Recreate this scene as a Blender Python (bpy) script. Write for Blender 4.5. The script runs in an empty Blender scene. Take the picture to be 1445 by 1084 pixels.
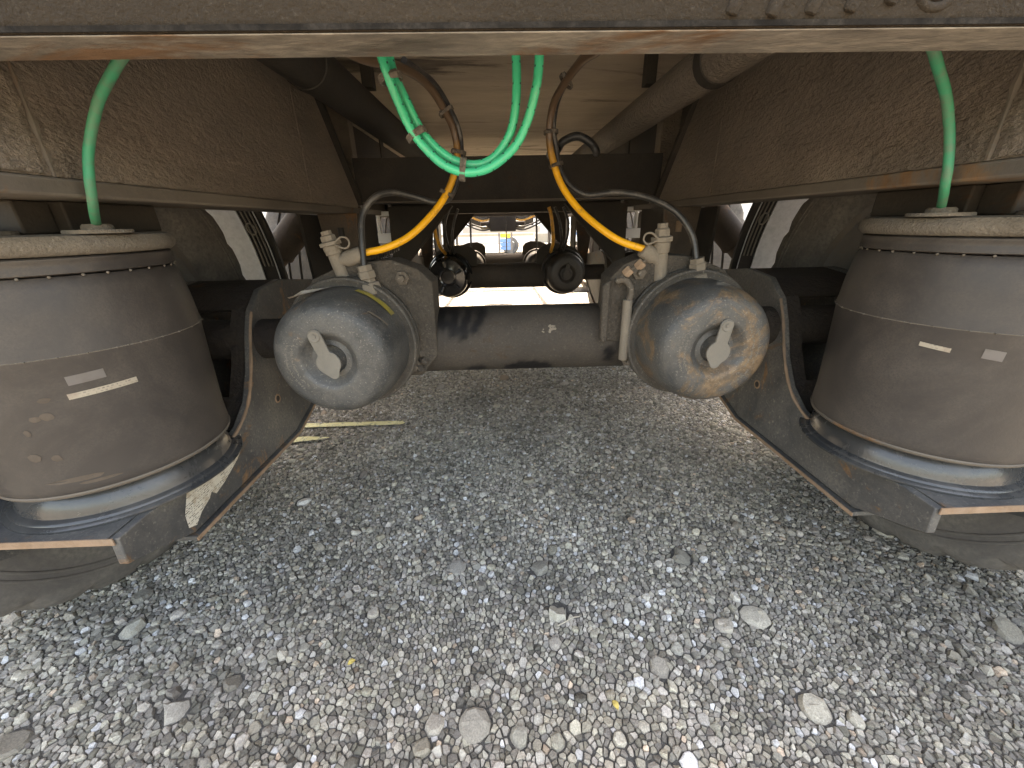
import bpy, bmesh, math, random
import numpy as np
from mathutils import Vector, Matrix, geometry
R = math.radians
rnd = random.Random(7)
S = bpy.context.scene
C = S.collection
ZC = 0.677                       # camera height above the ground at the first axle
SLOPE = -0.032                   # the lot falls away gently towards the front of the trailer
def gz(y): return SLOPE * (y - 0.756)

# ------------------------------------------------------------------ camera
cam = bpy.data.cameras.new('camera')
cam.sensor_width = 36.0
cam.lens = 36.0 * 543 / 1445
cam.clip_start = 0.01
cam.clip_end = 2000
co = bpy.data.objects.new('camera', cam); C.objects.link(co)
yaw, pitch, roll = R(1.35), R(22.8), R(-1.15)
f = Vector((math.sin(yaw)*math.cos(pitch), math.cos(yaw)*math.cos(pitch), -math.sin(pitch)))
r_ = Vector((math.cos(yaw), -math.sin(yaw), 0)); u_ = r_.cross(f)
r2 = math.cos(roll)*r_ + math.sin(roll)*u_
u2 = -math.sin(roll)*r_ + math.cos(roll)*u_
m = Matrix((r2, u2, -f)).transposed().to_4x4(); m.translation = (-0.0365, 0, ZC)
co.matrix_world = m
S.camera = co

# ------------------------------------------------------------------ sky, sun, exposure
SUN_EL, SUN_AZ = R(60), R(9)    # azimuth clockwise from +Y (ahead of the trailer)
W = bpy.data.worlds.new('World'); S.world = W; W.use_nodes = True
nt = W.node_tree; nt.nodes.clear()
sky = nt.nodes.new('ShaderNodeTexSky'); sky.sky_type = 'NISHITA'; sky.sun_disc = False
sky.sun_elevation = SUN_EL; sky.sun_rotation = SUN_AZ; sky.air_density = 1.2; sky.dust_density = 4.0
bg = nt.nodes.new('ShaderNodeBackground'); bg.inputs[1].default_value = 0.15
wo = nt.nodes.new('ShaderNodeOutputWorld')
nt.links.new(sky.outputs[0], bg.inputs[0]); nt.links.new(bg.outputs[0], wo.inputs[0])
sl = bpy.data.lights.new('sun', 'SUN'); sl.energy = 5.0; sl.angle = R(0.55); sl.color = (1, .955, .88)
so = bpy.data.objects.new('sun', sl); C.objects.link(so)
sd = Vector((math.sin(SUN_AZ)*math.cos(SUN_EL), math.cos(SUN_AZ)*math.cos(SUN_EL), math.sin(SUN_EL)))
so.rotation_euler = sd.to_track_quat('Z', 'Y').to_euler(); so.location = (0, 0, 30)
vs = S.view_settings
vs.view_transform = 'Standard'; vs.look = 'None'; vs.exposure = 3.15; vs.gamma = 1
vs.use_white_balance = True; vs.white_balance_temperature = 8800; vs.white_balance_tint = 12   # camera balanced for open shade
S.cycles.max_bounces = 10; S.cycles.diffuse_bounces = 6
S.cycles.use_denoising = True

# ------------------------------------------------------------------ materials
MATS = {}
def mat(name, c1, c2=None, scale=6.0, rough=.75, metallic=0.0, bump=.25, bscale=120.0, bdist=.002,
        dust=None, dust_amt=0.0, dscale=3.5, rust=None, rust_amt=0.0, rscale=9.0, stretch=(1,1,1), spec=.35, speck=0.0, stain=None, coat=0.0):
    """layered dirty surface: two paint tones, a dust film, rust patches, grain"""
    if name in MATS: return MATS[name]
    M = bpy.data.materials.new(name); M.use_nodes = True; MATS[name] = M
    t = M.node_tree; N = t.nodes; L = t.links
    b = N['Principled BSDF']
    tc = N.new('ShaderNodeTexCoord'); mp = N.new('ShaderNodeMapping'); mp.inputs['Scale'].default_value = stretch
    L.new(tc.outputs['Object'], mp.inputs[0]); vec = mp.outputs[0]
    def noise(sc, det=6, ro=.6, dist=0.0, v=vec):
        n = N.new('ShaderNodeTexNoise'); n.inputs['Scale'].default_value = sc; n.inputs['Detail'].default_value = det
        n.inputs['Roughness'].default_value = ro; n.inputs['Distortion'].default_value = dist
        L.new(v, n.inputs['Vector']); return n.outputs[0]
    def ramp(fac, a, bb):
        rr = N.new('ShaderNodeMapRange'); rr.inputs[1].default_value = a; rr.inputs[2].default_value = bb
        L.new(fac, rr.inputs[0]); return rr.outputs[0]
    def mix(fac, a, bb):
        mx = N.new('ShaderNodeMix'); mx.data_type = 'RGBA'
        if isinstance(fac, float): mx.inputs[0].default_value = fac
        else: L.new(fac, mx.inputs[0])
        for i, v in ((6, a), (7, bb)):
            if isinstance(v, tuple): mx.inputs[i].default_value = (*v, 1)
            else: L.new(v, mx.inputs[i])
        return mx.outputs[2]
    def mul(a, k):
        mm = N.new('ShaderNodeMath'); mm.operation = 'MULTIPLY'; L.new(a, mm.inputs[0])
        if isinstance(k, float): mm.inputs[1].default_value = k
        else: L.new(k, mm.inputs[1])
        return mm.outputs[0]
    c2 = c2 or tuple(min(1, x*1.5+.01) for x in c1)
    col = mix(ramp(noise(scale, 8, .65, .4), .3, .7), c1, c2)
    rough_in = None
    if dust:
        dm = mul(ramp(noise(dscale, 9, .72, .6), .60-.40*dust_amt, .88-.40*dust_amt), min(1.0, .45+dust_amt))
        dn = mul(dm, ramp(noise(bscale*1.7, 3, .7), .25, .6))
        col = mix(dn, col, dust)
        rough_in = ramp(dn, 0, 1)
    if rust:
        rm = ramp(noise(rscale, 10, .72, .8), .62-.2*rust_amt, .70-.2*rust_amt)
        rc = mix(ramp(noise(rscale*6, 4), .35, .65), rust, tuple(x*.5 for x in rust))
        col = mix(rm, col, rc)
    if speck:
        sp = ramp(noise(bscale*1.5, 3, .6), .60, .70)
        col = mix(mul(sp, speck), col, (.42, .38, .32))
    if stain:
        at = N.new('ShaderNodeAttribute'); at.attribute_name = 'stain'
        col = mix(at.outputs['Fac'], col, stain)
    L.new(col, b.inputs['Base Color'])
    if rough_in is not None:
        q = N.new('ShaderNodeMapRange'); q.inputs[3].default_value = rough; q.inputs[4].default_value = min(1, rough+.35)
        L.new(rough_in, q.inputs[0]); L.new(q.outputs[0], b.inputs['Roughness'])
    else: b.inputs['Roughness'].default_value = rough
    b.inputs['Metallic'].default_value = metallic
    b.inputs['Specular IOR Level'].default_value = spec
    b.inputs['Coat Weight'].default_value = coat
    b.inputs['Coat Roughness'].default_value = .12
    if bump:
        bn = N.new('ShaderNodeBump'); bn.inputs['Strength'].default_value = bump; bn.inputs['Distance'].default_value = bdist
        L.new(noise(bscale, 5, .6), bn.inputs['Height']); L.new(bn.outputs[0], b.inputs['Normal'])
    return M

DUST = (.20, .165, .13)
M_frame = mat('frame_paint', (.018,.015,.011), (.032,.026,.020), 4, .7, bump=.35, bscale=160, dust=(.071,.057,.044), dust_amt=.45, rust=(.063,.029,.011), rust_amt=.08)
M_web   = mat('rail_undercoat', (.13,.105,.082), (.18,.145,.115), 5, .6, bump=1.0, bscale=85, bdist=.009, dust=(.27,.22,.17), dust_amt=.45, stretch=(1,1.0,1.9), spec=.4)
M_flange= mat('rail_flange', (.085,.071,.058), (.136,.115,.092), 7, .75, bump=.4, bscale=140, dust=(.145,.119,.093), dust_amt=.5, rust=(.212,.111,.051), rust_amt=.35, rscale=5)
M_rear  = mat('rear_crossmember_paint', (.025,.019,.013), (.039,.029,.020), 8, .85, bump=.9, bscale=260, bdist=.003, dust=(.055,.043,.031), dust_amt=.4, speck=.05, spec=.2)
M_lip   = mat('crossmember_lip', (.075,.064,.053), (.20,.175,.15), 22, .75, bump=.8, bscale=70, bdist=.004, dust=(.34,.295,.24), dust_amt=.5, dscale=14, rust=(.22,.125,.07), rust_amt=.42, rscale=9, stretch=(.4,1,1), speck=.3)
M_deck  = mat('deck_underside', (.338,.275,.219), (.475,.394,.312), 5, .85, bump=.3, bscale=60, dust=(.575,.481,.375), dust_amt=.5, rust=(.188,.150,.119), rust_amt=.3, rscale=3, stretch=(.35,1.6,1))
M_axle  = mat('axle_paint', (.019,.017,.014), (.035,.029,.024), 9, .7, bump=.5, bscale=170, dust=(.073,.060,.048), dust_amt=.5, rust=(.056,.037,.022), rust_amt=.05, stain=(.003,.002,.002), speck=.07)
M_arm   = mat('arm_paint', (.046,.047,.048), (.080,.078,.075), 8, .5, bump=.45, bscale=130, dust=(.205,.186,.159), dust_amt=.5, rust=(.252,.144,.076), rust_amt=.30, rscale=11, speck=.2, spec=.22)
M_armd  = mat('arm_inner_grime', (.014,.011,.010), (.033,.026,.022), 9, .85, bump=1.0, bscale=90, bdist=.006, dust=(.053,.042,.031), dust_amt=.5, rust=(.088,.049,.022), rust_amt=.1)
M_rustedge = mat('rusty_edge', (.20,.125,.075), (.32,.22,.15), 30, .9, bump=.7, bscale=200, dust=DUST, dust_amt=.4)
M_cap   = mat('chamber_paint', (.020,.022,.023), (.066,.067,.066), 19, .40, bump=.8, bscale=240, bdist=.0014, dust=(.131,.120,.104), dust_amt=.5, dscale=9, rust=(.149,.095,.055), rust_amt=.10, rscale=16, speck=.30, spec=.45)
M_caprust=mat('chamber_paint_worn', (.020,.022,.023), (.066,.067,.066), 19, .40, bump=.8, bscale=240, bdist=.0014, dust=(.116,.104,.087), dust_amt=.5, dscale=7, rust=(.179,.119,.070), rust_amt=.62, rscale=13, speck=.30, spec=.45)
M_ring  = mat('clamp_ring', (.030,.028,.025), (.060,.054,.048), 14, .6, bump=.6, bscale=190, dust=(.120,.102,.081), dust_amt=.5, speck=.3)
M_hous  = mat('chamber_housing', (.048,.040,.031), (.084,.069,.055), 12, .8, bump=.8, bscale=170, dust=(.144,.120,.096), dust_amt=.6, rust=(.132,.078,.042), rust_amt=.2, speck=.3)
M_brk   = mat('bracket_grime', (.024,.021,.017), (.045,.038,.030), 14, .8, bump=1.0, bscale=150, bdist=.004, dust=(.094,.078,.063), dust_amt=.6, speck=.14)
M_gloss = mat('glossy_black_paint', (.008,.008,.008), (.014,.013,.012), 6, .14, bump=.05, coat=.6)
M_gloss2= mat('worn_black_paint', (.014,.013,.012), (.03,.026,.022), 9, .35, bump=.2, dust=(.10,.085,.07), dust_amt=.35)
M_rubber= mat('bellows_rubber', (.036,.031,.028), (.051,.043,.038), 4, .48, bump=.22, bscale=260, bdist=.001, dust=(.109,.090,.073), dust_amt=.45, dscale=5, spec=.35)
M_piston= mat('piston_rubber', (.028,.029,.030), (.056,.056,.054), 12, .26, bump=.3, bscale=22, bdist=.004, dust=(.136,.124,.112), dust_amt=.3, dscale=9, spec=.55)
M_plate = mat('crusted_bead_plate', (.105,.090,.073), (.167,.143,.115), 18, .95, bump=1.0, bscale=230, bdist=.003, dust=(.192,.164,.130), dust_amt=.55, speck=.3)
M_brass = mat('dusty_fitting', (.126,.106,.083), (.183,.154,.122), 22, .8, bump=.5, bscale=260, dust=(.202,.174,.139), dust_amt=.6, rust=(.057,.044,.032), rust_amt=.1)
M_lever = mat('zinc_lever', (.124,.115,.099), (.167,.155,.133), 30, .7, bump=.4, bscale=300, dust=(.180,.158,.130), dust_amt=.6, metallic=.0)
M_tyre  = mat('tyre_rubber', (.081,.076,.070), (.125,.115,.108), 5, .8, bump=.35, bscale=70, dust=(.274,.251,.216), dust_amt=.45, stretch=(1,1,1))
M_rim   = mat('wheel_steel', (.10,.095,.09), (.2,.19,.18), 8, .6, bump=.2, dust=(.18,.15,.12), dust_amt=.5)
M_galv  = mat('galvanised_fender', (.40,.41,.42), (.55,.56,.57), 60, .5, bump=.15, bscale=90, dust=(.32,.31,.29), dust_amt=.35)
M_blk   = mat('black_plastic', (.012,.011,.010), (.022,.019,.017), 12, .5, bump=.2, dust=(.09,.075,.06), dust_amt=.3)
M_shock = mat('shock_paint', (.044,.033,.026), (.074,.055,.041), 7, .6, bump=.3, dust=(.137,.103,.076), dust_amt=.5, rust=(.195,.098,.044), rust_amt=.3, rscale=7)
M_conc0 = mat('grey_bolster', (.42,.40,.37), (.5,.48,.44), 6, .7, bump=.1)
M_mud = mat('dry_mud', (.072,.056,.043), (.108,.085,.065), 30, .95, bump=.3, bscale=200)
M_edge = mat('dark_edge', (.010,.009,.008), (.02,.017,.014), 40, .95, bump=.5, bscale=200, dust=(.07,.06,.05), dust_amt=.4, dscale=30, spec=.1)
M_white = mat('white_paint', (.72,.73,.74), (.80,.80,.80), 5, .5, bump=.05)
M_wlab  = None
def hose_mat(name, c, dirt, dirt_amt=0.3, tick=None, rough=.35, along=None):
    """hose colour with printed ticks along its length (UV.x is metres) and a dirt film; `along` = (clean end, dirty end) in metres"""
    M = bpy.data.materials.new(name); M.use_nodes = True; t = M.node_tree; N = t.nodes; L = t.links
    b = N['Principled BSDF']; b.inputs['Roughness'].default_value = rough
    uv = N.new('ShaderNodeTexCoord')
    n = N.new('ShaderNodeTexNoise'); n.inputs['Scale'].default_value = 45; n.inputs['Detail'].default_value = 6; n.inputs['Roughness'].default_value = .7
    L.new(uv.outputs['Object'], n.inputs['Vector'])
    mr = N.new('ShaderNodeMapRange'); mr.inputs[1].default_value = .62-.4*dirt_amt; mr.inputs[2].default_value = .80-.3*dirt_amt
    L.new(n.outputs[0], mr.inputs[0]); fac = mr.outputs[0]
    sx = N.new('ShaderNodeSeparateXYZ'); L.new(uv.outputs['UV'], sx.inputs[0])
    if along:
        ma = N.new('ShaderNodeMapRange'); ma.inputs[1].default_value = along[0]; ma.inputs[2].default_value = along[1]
        n2 = N.new('ShaderNodeTexNoise'); n2.inputs['Scale'].default_value = 25; L.new(uv.outputs['Object'], n2.inputs['Vector'])
        ad = N.new('ShaderNodeMath'); ad.operation = 'MULTIPLY_ADD'; ad.inputs[1].default_value = .10; ad.inputs[2].default_value = -.05
        L.new(n2.outputs[0], ad.inputs[0])
        ad2 = N.new('ShaderNodeMath'); L.new(sx.outputs[0], ad2.inputs[0]); L.new(ad.outputs[0], ad2.inputs[1])
        L.new(ad2.outputs[0], ma.inputs[0])
        mx_ = N.new('ShaderNodeMath'); mx_.operation = 'MAXIMUM'; L.new(fac, mx_.inputs[0]); L.new(ma.outputs[0], mx_.inputs[1]); fac = mx_.outputs[0]
    mx = N.new('ShaderNodeMix'); mx.data_type = 'RGBA'; L.new(fac, mx.inputs[0])
    mx.inputs[6].default_value = (*c, 1); mx.inputs[7].default_value = (*dirt, 1); col = mx.outputs[2]
    if tick:
        def mth(op, a, k):
            q = N.new('ShaderNodeMath'); q.operation = op
            for i, v in ((0, a), (1, k)):
                if isinstance(v, (int, float)): q.inputs[i].default_value = v
                else: L.new(v, q.inputs[i])
            return q.outputs[0]
        fr = mth('FRACT', mth('MULTIPLY', sx.outputs[0], 1/tick), 0)
        a = mth('LESS_THAN', fr, .10)
        # two small printed marks round the hose
        v = mth('ABSOLUTE', mth('SUBTRACT', mth('FRACT', mth('MULTIPLY', sx.outputs[1], 3), 0), .5), 0)
        a = mth('MULTIPLY', a, mth('LESS_THAN', v, .13))
        m2 = N.new('ShaderNodeMix'); m2.data_type = 'RGBA'; L.new(a, m2.inputs[0]); L.new(col, m2.inputs[6]); m2.inputs[7].default_value = (.02,.06,.05,1); col = m2.outputs[2]
    L.new(col, b.inputs['Base Color'])
    return M
M_green = hose_mat('green_air_line', (.012,.40,.20), (.10,.22,.15), .10, .017)
M_green2= hose_mat('green_air_line_dusty', (.02,.24,.12), (.10,.17,.11), .45, None, rough=.6)
M_yel   = hose_mat('yellow_air_line', (.75,.36,.015), (.085,.052,.030), .18, None, .45, along=(.19,.28))
M_yel2  = hose_mat('yellow_air_line_far', (.55,.26,.02), (.12,.07,.03), .35)
M_bhose = hose_mat('black_air_line', (.022,.021,.020), (.085,.075,.065), .35, None, .4)

def label_mat(name, base, ink, sx=60, sz=200, amt=.5, dirt=(.35,.28,.2)):
    """paper sticker with rows of unreadable print"""
    M = bpy.data.materials.new(name); M.use_nodes = True; t = M.node_tree; N = t.nodes; L = t.links
    b = N['Principled BSDF']; b.inputs['Roughness'].default_value = .6
    tc = N.new('ShaderNodeTexCoord')
    br = N.new('ShaderNodeTexBrick'); br.inputs['Scale'].default_value = 1; br.inputs['Brick Width'].default_value = 1/sx; br.inputs['Row Height'].default_value = 1/sz
    br.inputs['Mortar Size'].default_value = .25/sz; br.inputs['Color1'].default_value = (0,0,0,1); br.inputs['Color2'].default_value = (1,1,1,1); br.inputs['Mortar'].default_value = (0,0,0,1); br.inputs['Bias'].default_value = 0
    L.new(tc.outputs['UV'], br.inputs['Vector'])
    n = N.new('ShaderNodeTexNoise'); n.inputs['Scale'].default_value = sz*1.3; n.inputs['Detail'].default_value = 1; L.new(tc.outputs['UV'], n.inputs['Vector'])
    g = N.new('ShaderNodeMath'); g.operation = 'GREATER_THAN'; g.inputs[1].default_value = .44; L.new(n.outputs[0], g.inputs[0])
    mu = N.new('ShaderNodeMath'); mu.operation = 'MULTIPLY'; L.new(br.outputs[0], mu.inputs[0]); L.new(g.outputs[0], mu.inputs[1])
    mu2 = N.new('ShaderNodeMath'); mu2.operation = 'MULTIPLY'; mu2.inputs[1].default_value = amt; L.new(mu.outputs[0], mu2.inputs[0])
    mx = N.new('ShaderNodeMix'); mx.data_type = 'RGBA'; L.new(mu2.outputs[0], mx.inputs[0]); mx.inputs[6].default_value = (*base,1); mx.inputs[7].default_value = (*ink,1)
    n2 = N.new('ShaderNodeTexNoise'); n2.inputs['Scale'].default_value = 60; n2.inputs['Detail'].default_value = 6; L.new(tc.outputs['Object'], n2.inputs['Vector'])
    mr = N.new('ShaderNodeMapRange'); mr.inputs[1].default_value = .5; mr.inputs[2].default_value = .72; L.new(n2.outputs[0], mr.inputs[0])
    m2 = N.new('ShaderNodeMix'); m2.data_type = 'RGBA'; L.new(mr.outputs[0], m2.inputs[0]); L.new(mx.outputs[2], m2.inputs[6]); m2.inputs[7].default_value = (*dirt,1)
    L.new(m2.outputs[2], b.inputs['Base Color'])
    return M
M_lab_arm = label_mat('arm_sticker', (.60,.56,.47), (.04,.035,.03), 75, 300, .95)
M_lab_strip = label_mat('strip_sticker', (.33,.285,.22), (.10,.085,.07), 260, 300, .8, (.24,.19,.145))
M_lab_grey = label_mat('grey_sticker', (.125,.11,.10), (.10,.09,.08), 60, 150, .3, (.10,.085,.07))
M_lab_yel = label_mat('yellow_sticker', (.36,.29,.05), (.12,.10,.03), 200, 260, .6, (.22,.18,.09))
M_lab_torn = label_mat('torn_sticker', (.55,.49,.42), (.3,.25,.2), 50, 90, .4)

# ------------------------------------------------------------------ mesh helpers
class MB:
    def __init__(s): s.v = []; s.f = []; s.uv = None
    def add(s, vs, fs):
        o = len(s.v); s.v += [tuple(p) for p in vs]; s.f += [tuple(i+o for i in q) for q in fs]; return s
    def box(s, x0, x1, y0, y1, z0, z1):
        x0, x1 = min(x0,x1), max(x0,x1)
        return s.add([(x,y,z) for z in (z0,z1) for y in (y0,y1) for x in (x0,x1)],
                     [(0,2,3,1),(4,5,7,6),(0,1,5,4),(2,6,7,3),(0,4,6,2),(1,3,7,5)])
    def prism(s, pts, axis, a, b):
        """polygon pts (2D) in the plane normal to axis, extruded a..b; axis x: pts=(y,z); y: (x,z); z: (x,y)"""
        n = len(pts)
        def P(p, h):
            return (h, p[0], p[1]) if axis == 'x' else ((p[0], h, p[1]) if axis == 'y' else (p[0], p[1], h))
        vs = [P(p, a) for p in pts] + [P(p, b) for p in pts]
        fs = [tuple(range(n))[::-1], tuple(range(n, 2*n))] + [(i, (i+1) % n, n+(i+1) % n, n+i) for i in range(n)]
        return s.add(vs, fs)
    def tube(s, path, r, n=12, caps=True, uv=False, close=False):
        P = [Vector(p) for p in path]; k = len(P); o = len(s.v)
        rs = r if isinstance(r, (list, tuple)) else [r]*k
        T = [(P[min(i+1, k-1)] - P[max(i-1, 0)]).normalized() for i in range(k)]
        if close: T = [(P[(i+1) % k]-P[i-1]).normalized() for i in range(k)]
        up = Vector((0,0,1)) if abs(T[0].z) < .9 else Vector((1,0,0))
        a = T[0].cross(up).normalized(); vs = []; L = 0; Ls = []
        for i in range(k):
            if i: L += (P[i]-P[i-1]).length
            Ls.append(L)
            a = (a - a.dot(T[i])*T[i]).normalized(); b = T[i].cross(a)
            for j in range(n):
                t = 2*math.pi*j/n; vs.append(P[i] + rs[i]*(math.cos(t)*a + math.sin(t)*b))
        fs = [(i*n+j, i*n+(j+1) % n, (i+1)*n+(j+1) % n, (i+1)*n+j) for i in range(k-1) for j in range(n)]
        if close: fs += [((k-1)*n+j, (k-1)*n+(j+1) % n, (j+1) % n, j) for j in range(n)]
        if uv:
            s.uv = s.uv or {}
            for fi, (i, j) in enumerate([(i, j) for i in range(k-1) for j in range(n)]):
                s.uv[len(s.f)+fi] = [(Ls[i], j/n), (Ls[i], (j+1)/n), (Ls[i+1], (j+1)/n), (Ls[i+1], j/n)]
        s.add(vs, fs)
        if caps and not close:
            s.f.append(tuple(o+j for j in range(n))[::-1]); s.f.append(tuple(o+(k-1)*n+j for j in range(n)))
        return s
    def lathe(s, prof, org=(0,0,0), ax=(0,1,0), n=48, rfun=None):
        """prof: (r, h) along ax; r=0 ends close"""
        ax = Vector(ax).normalized(); org = Vector(org)
        up = Vector((0,0,1)) if abs(ax.z) < .9 else Vector((0,1,0))
        a = ax.cross(up).normalized(); b = ax.cross(a)      # a: side, b: down/up
        rings = []; o = len(s.v); vs = []
        for q, (rr, h) in enumerate(prof):
            if rr < 1e-6: rings.append([o+len(vs)]); vs.append(org+ax*h); continue
            rings.append(list(range(o+len(vs), o+len(vs)+n)))
            for j in range(n):
                t = 2*math.pi*j/n; k = rr*(rfun(q, j) if rfun else 1)
                vs.append(org + ax*h + k*(math.cos(t)*a + math.sin(t)*b))
        s.v += [tuple(p) for p in vs]
        for A, B in zip(rings, rings[1:]):
            if len(A) == 1 and len(B) == 1: continue
            for j in range(n):
                k = (j+1) % n
                if len(A) == 1: s.f.append((A[0], B[j], B[k]))
                elif len(B) == 1: s.f.append((A[j], B[0], A[k]))
                else: s.f.append((A[j], B[j], B[k], A[k]))
        return s
    def strip(s, quads):
        for q in quads: s.add(q, [(0,1,2,3)])
        return s
    def build(s, name, material, parent=None, smooth=38, bevel=0, loc=None, zoff=None, kind=None, label=None, recalc=True):
        z = ZC if zoff is None else zoff
        me = bpy.data.meshes.new(name)
        me.from_pydata([(x, y, q+z) for x, y, q in s.v], [], s.f)
        if s.uv:
            ul = me.uv_layers.new(name='UVMap')
            for p in me.polygons:
                if p.index in s.uv:
                    for li, c in zip(p.loop_indices, s.uv[p.index]): ul.data[li].uv = c
        if recalc:
            bm = bmesh.new(); bm.from_mesh(me); bmesh.ops.recalc_face_normals(bm, faces=bm.faces); bm.to_mesh(me); bm.free()
        me.materials.append(material)
        if smooth:
            me.polygons.foreach_set('use_smooth', [True]*len(me.polygons)); me.set_sharp_from_angle(angle=R(smooth))
        o = bpy.data.objects.new(name, me); C.objects.link(o)
        if parent: o.parent = parent
        if loc: o.location = loc
        if bevel:
            bv = o.modifiers.new('bevel', 'BEVEL'); bv.width = bevel; bv.segments = 2; bv.limit_method = 'ANGLE'; bv.angle_limit = R(35)
        if kind: o['kind'] = kind
        if label: o['label'] = label
        return o
def tag(o, label, cat, group=None):
    o['label'] = label; o['category'] = cat
    if group: o['group'] = group
    return o
def empty(name, loc=(0,0,0), parent=None):
    o = bpy.data.objects.new(name, None); o.empty_display_size = .05; C.objects.link(o); o.location = loc
    if parent: o.parent = parent
    return o
def spline(pts, n=10):
    P = [Vector(p) for p in pts]; P = [2*P[0]-P[1]] + P + [2*P[-1]-P[-2]]; out = []
    for i in range(1, len(P)-2):
        for j in range(n):
            t = j/n; a, b, c, d = P[i-1:i+3]
            out.append(.5*((2*b)+(c-a)*t+(2*a-5*b+4*c-d)*t*t+(3*b-a-3*c+d)*t**3))
    out.append(P[-2]); return out
def box(name, material, parent, x0, x1, y0, y1, z0, z1, bevel=.002, **k):
    return MB().box(x0, x1, y0, y1, z0, z1).build(name, material, parent, bevel=bevel, **k)

# ------------------------------------------------------------------ ground
def ground_mat(name, scale, dark):
    M = bpy.data.materials.new(name); M.use_nodes = True; t = M.node_tree; N = t.nodes; L = t.links; b = N['Principled BSDF']
    b.inputs['Roughness'].default_value = .9; b.inputs['Specular IOR Level'].default_value = .25
    tc = N.new('ShaderNodeTexCoord')
    v = N.new('ShaderNodeTexVoronoi'); v.inputs['Scale'].default_value = scale; L.new(tc.outputs['Object'], v.inputs['Vector'])
    v2 = N.new('ShaderNodeTexVoronoi'); v2.feature = 'DISTANCE_TO_EDGE'; v2.inputs['Scale'].default_value = scale; L.new(tc.outputs['Object'], v2.inputs['Vector'])
    hs = N.new('ShaderNodeSeparateColor'); L.new(v.outputs['Color'], hs.inputs[0])
    rp = N.new('ShaderNodeValToRGB'); e = rp.color_ramp
    e.elements[0].color = (.13,.121,.108,1); e.elements[1].color = (.42,.395,.355,1)
    k = e.elements.new(.5); k.color = (.235,.22,.197,1)
    L.new(hs.outputs[0], rp.inputs[0])
    ed = N.new('ShaderNodeMapRange'); ed.inputs[1].default_value = .02; ed.inputs[2].default_value = .16; L.new(v2.outputs[0], ed.inputs[0])
    mx = N.new('ShaderNodeMix'); mx.data_type = 'RGBA'; L.new(ed.outputs[0], mx.inputs[0]); mx.inputs[6].default_value = (*dark,1); L.new(rp.outputs[0], mx.inputs[7])
    n = N.new('ShaderNodeTexNoise'); n.inputs['Scale'].default_value = .6; n.inputs['Detail'].default_value = 6; L.new(tc.outputs['Object'], n.inputs['Vector'])
    mr = N.new('ShaderNodeMapRange'); mr.inputs[1].default_value=.3; mr.inputs[2].default_value=.7; mr.inputs[3].default_value = .8; mr.inputs[4].default_value = 1.12; L.new(n.outputs[0], mr.inputs[0])
    mm = N.new('ShaderNodeVectorMath'); mm.operation = 'SCALE'; L.new(mx.outputs[2], mm.inputs[0]); L.new(mr.outputs[0], mm.inputs['Scale'])
    L.new(mm.outputs[0], b.inputs['Base Color'])
    bp = N.new('ShaderNodeBump'); bp.inputs['Distance'].default_value = .006; bp.inputs['Strength'].default_value = .8; L.new(ed.outputs[0], bp.inputs['Height']); L.new(bp.outputs[0], b.inputs['Normal'])
    return M
M_ground = ground_mat('worn_asphalt', 85, (.045,.04,.035))
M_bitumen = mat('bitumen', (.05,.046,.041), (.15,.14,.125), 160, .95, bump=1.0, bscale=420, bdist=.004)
g0, g1 = -60, 400
ground = MB().add([(-300,g0,gz(g0)),(300,g0,gz(g0)),(300,g1,gz(g1)),(-300,g1,gz(g1))], [(0,1,2,3)]).build('ground', M_ground, smooth=0, zoff=0)
ground['kind'] = 'structure'
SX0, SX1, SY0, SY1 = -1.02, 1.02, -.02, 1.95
bit = MB().add([(SX0,SY0,gz(SY0)+.004),(SX1,SY0,gz(SY0)+.004),(SX1,SY1,gz(SY1)+.004),(SX0,SY1,gz(SY1)+.004)], [(0,1,2,3)]).build('bitumen', M_bitumen, ground, smooth=0, zoff=0)

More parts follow.
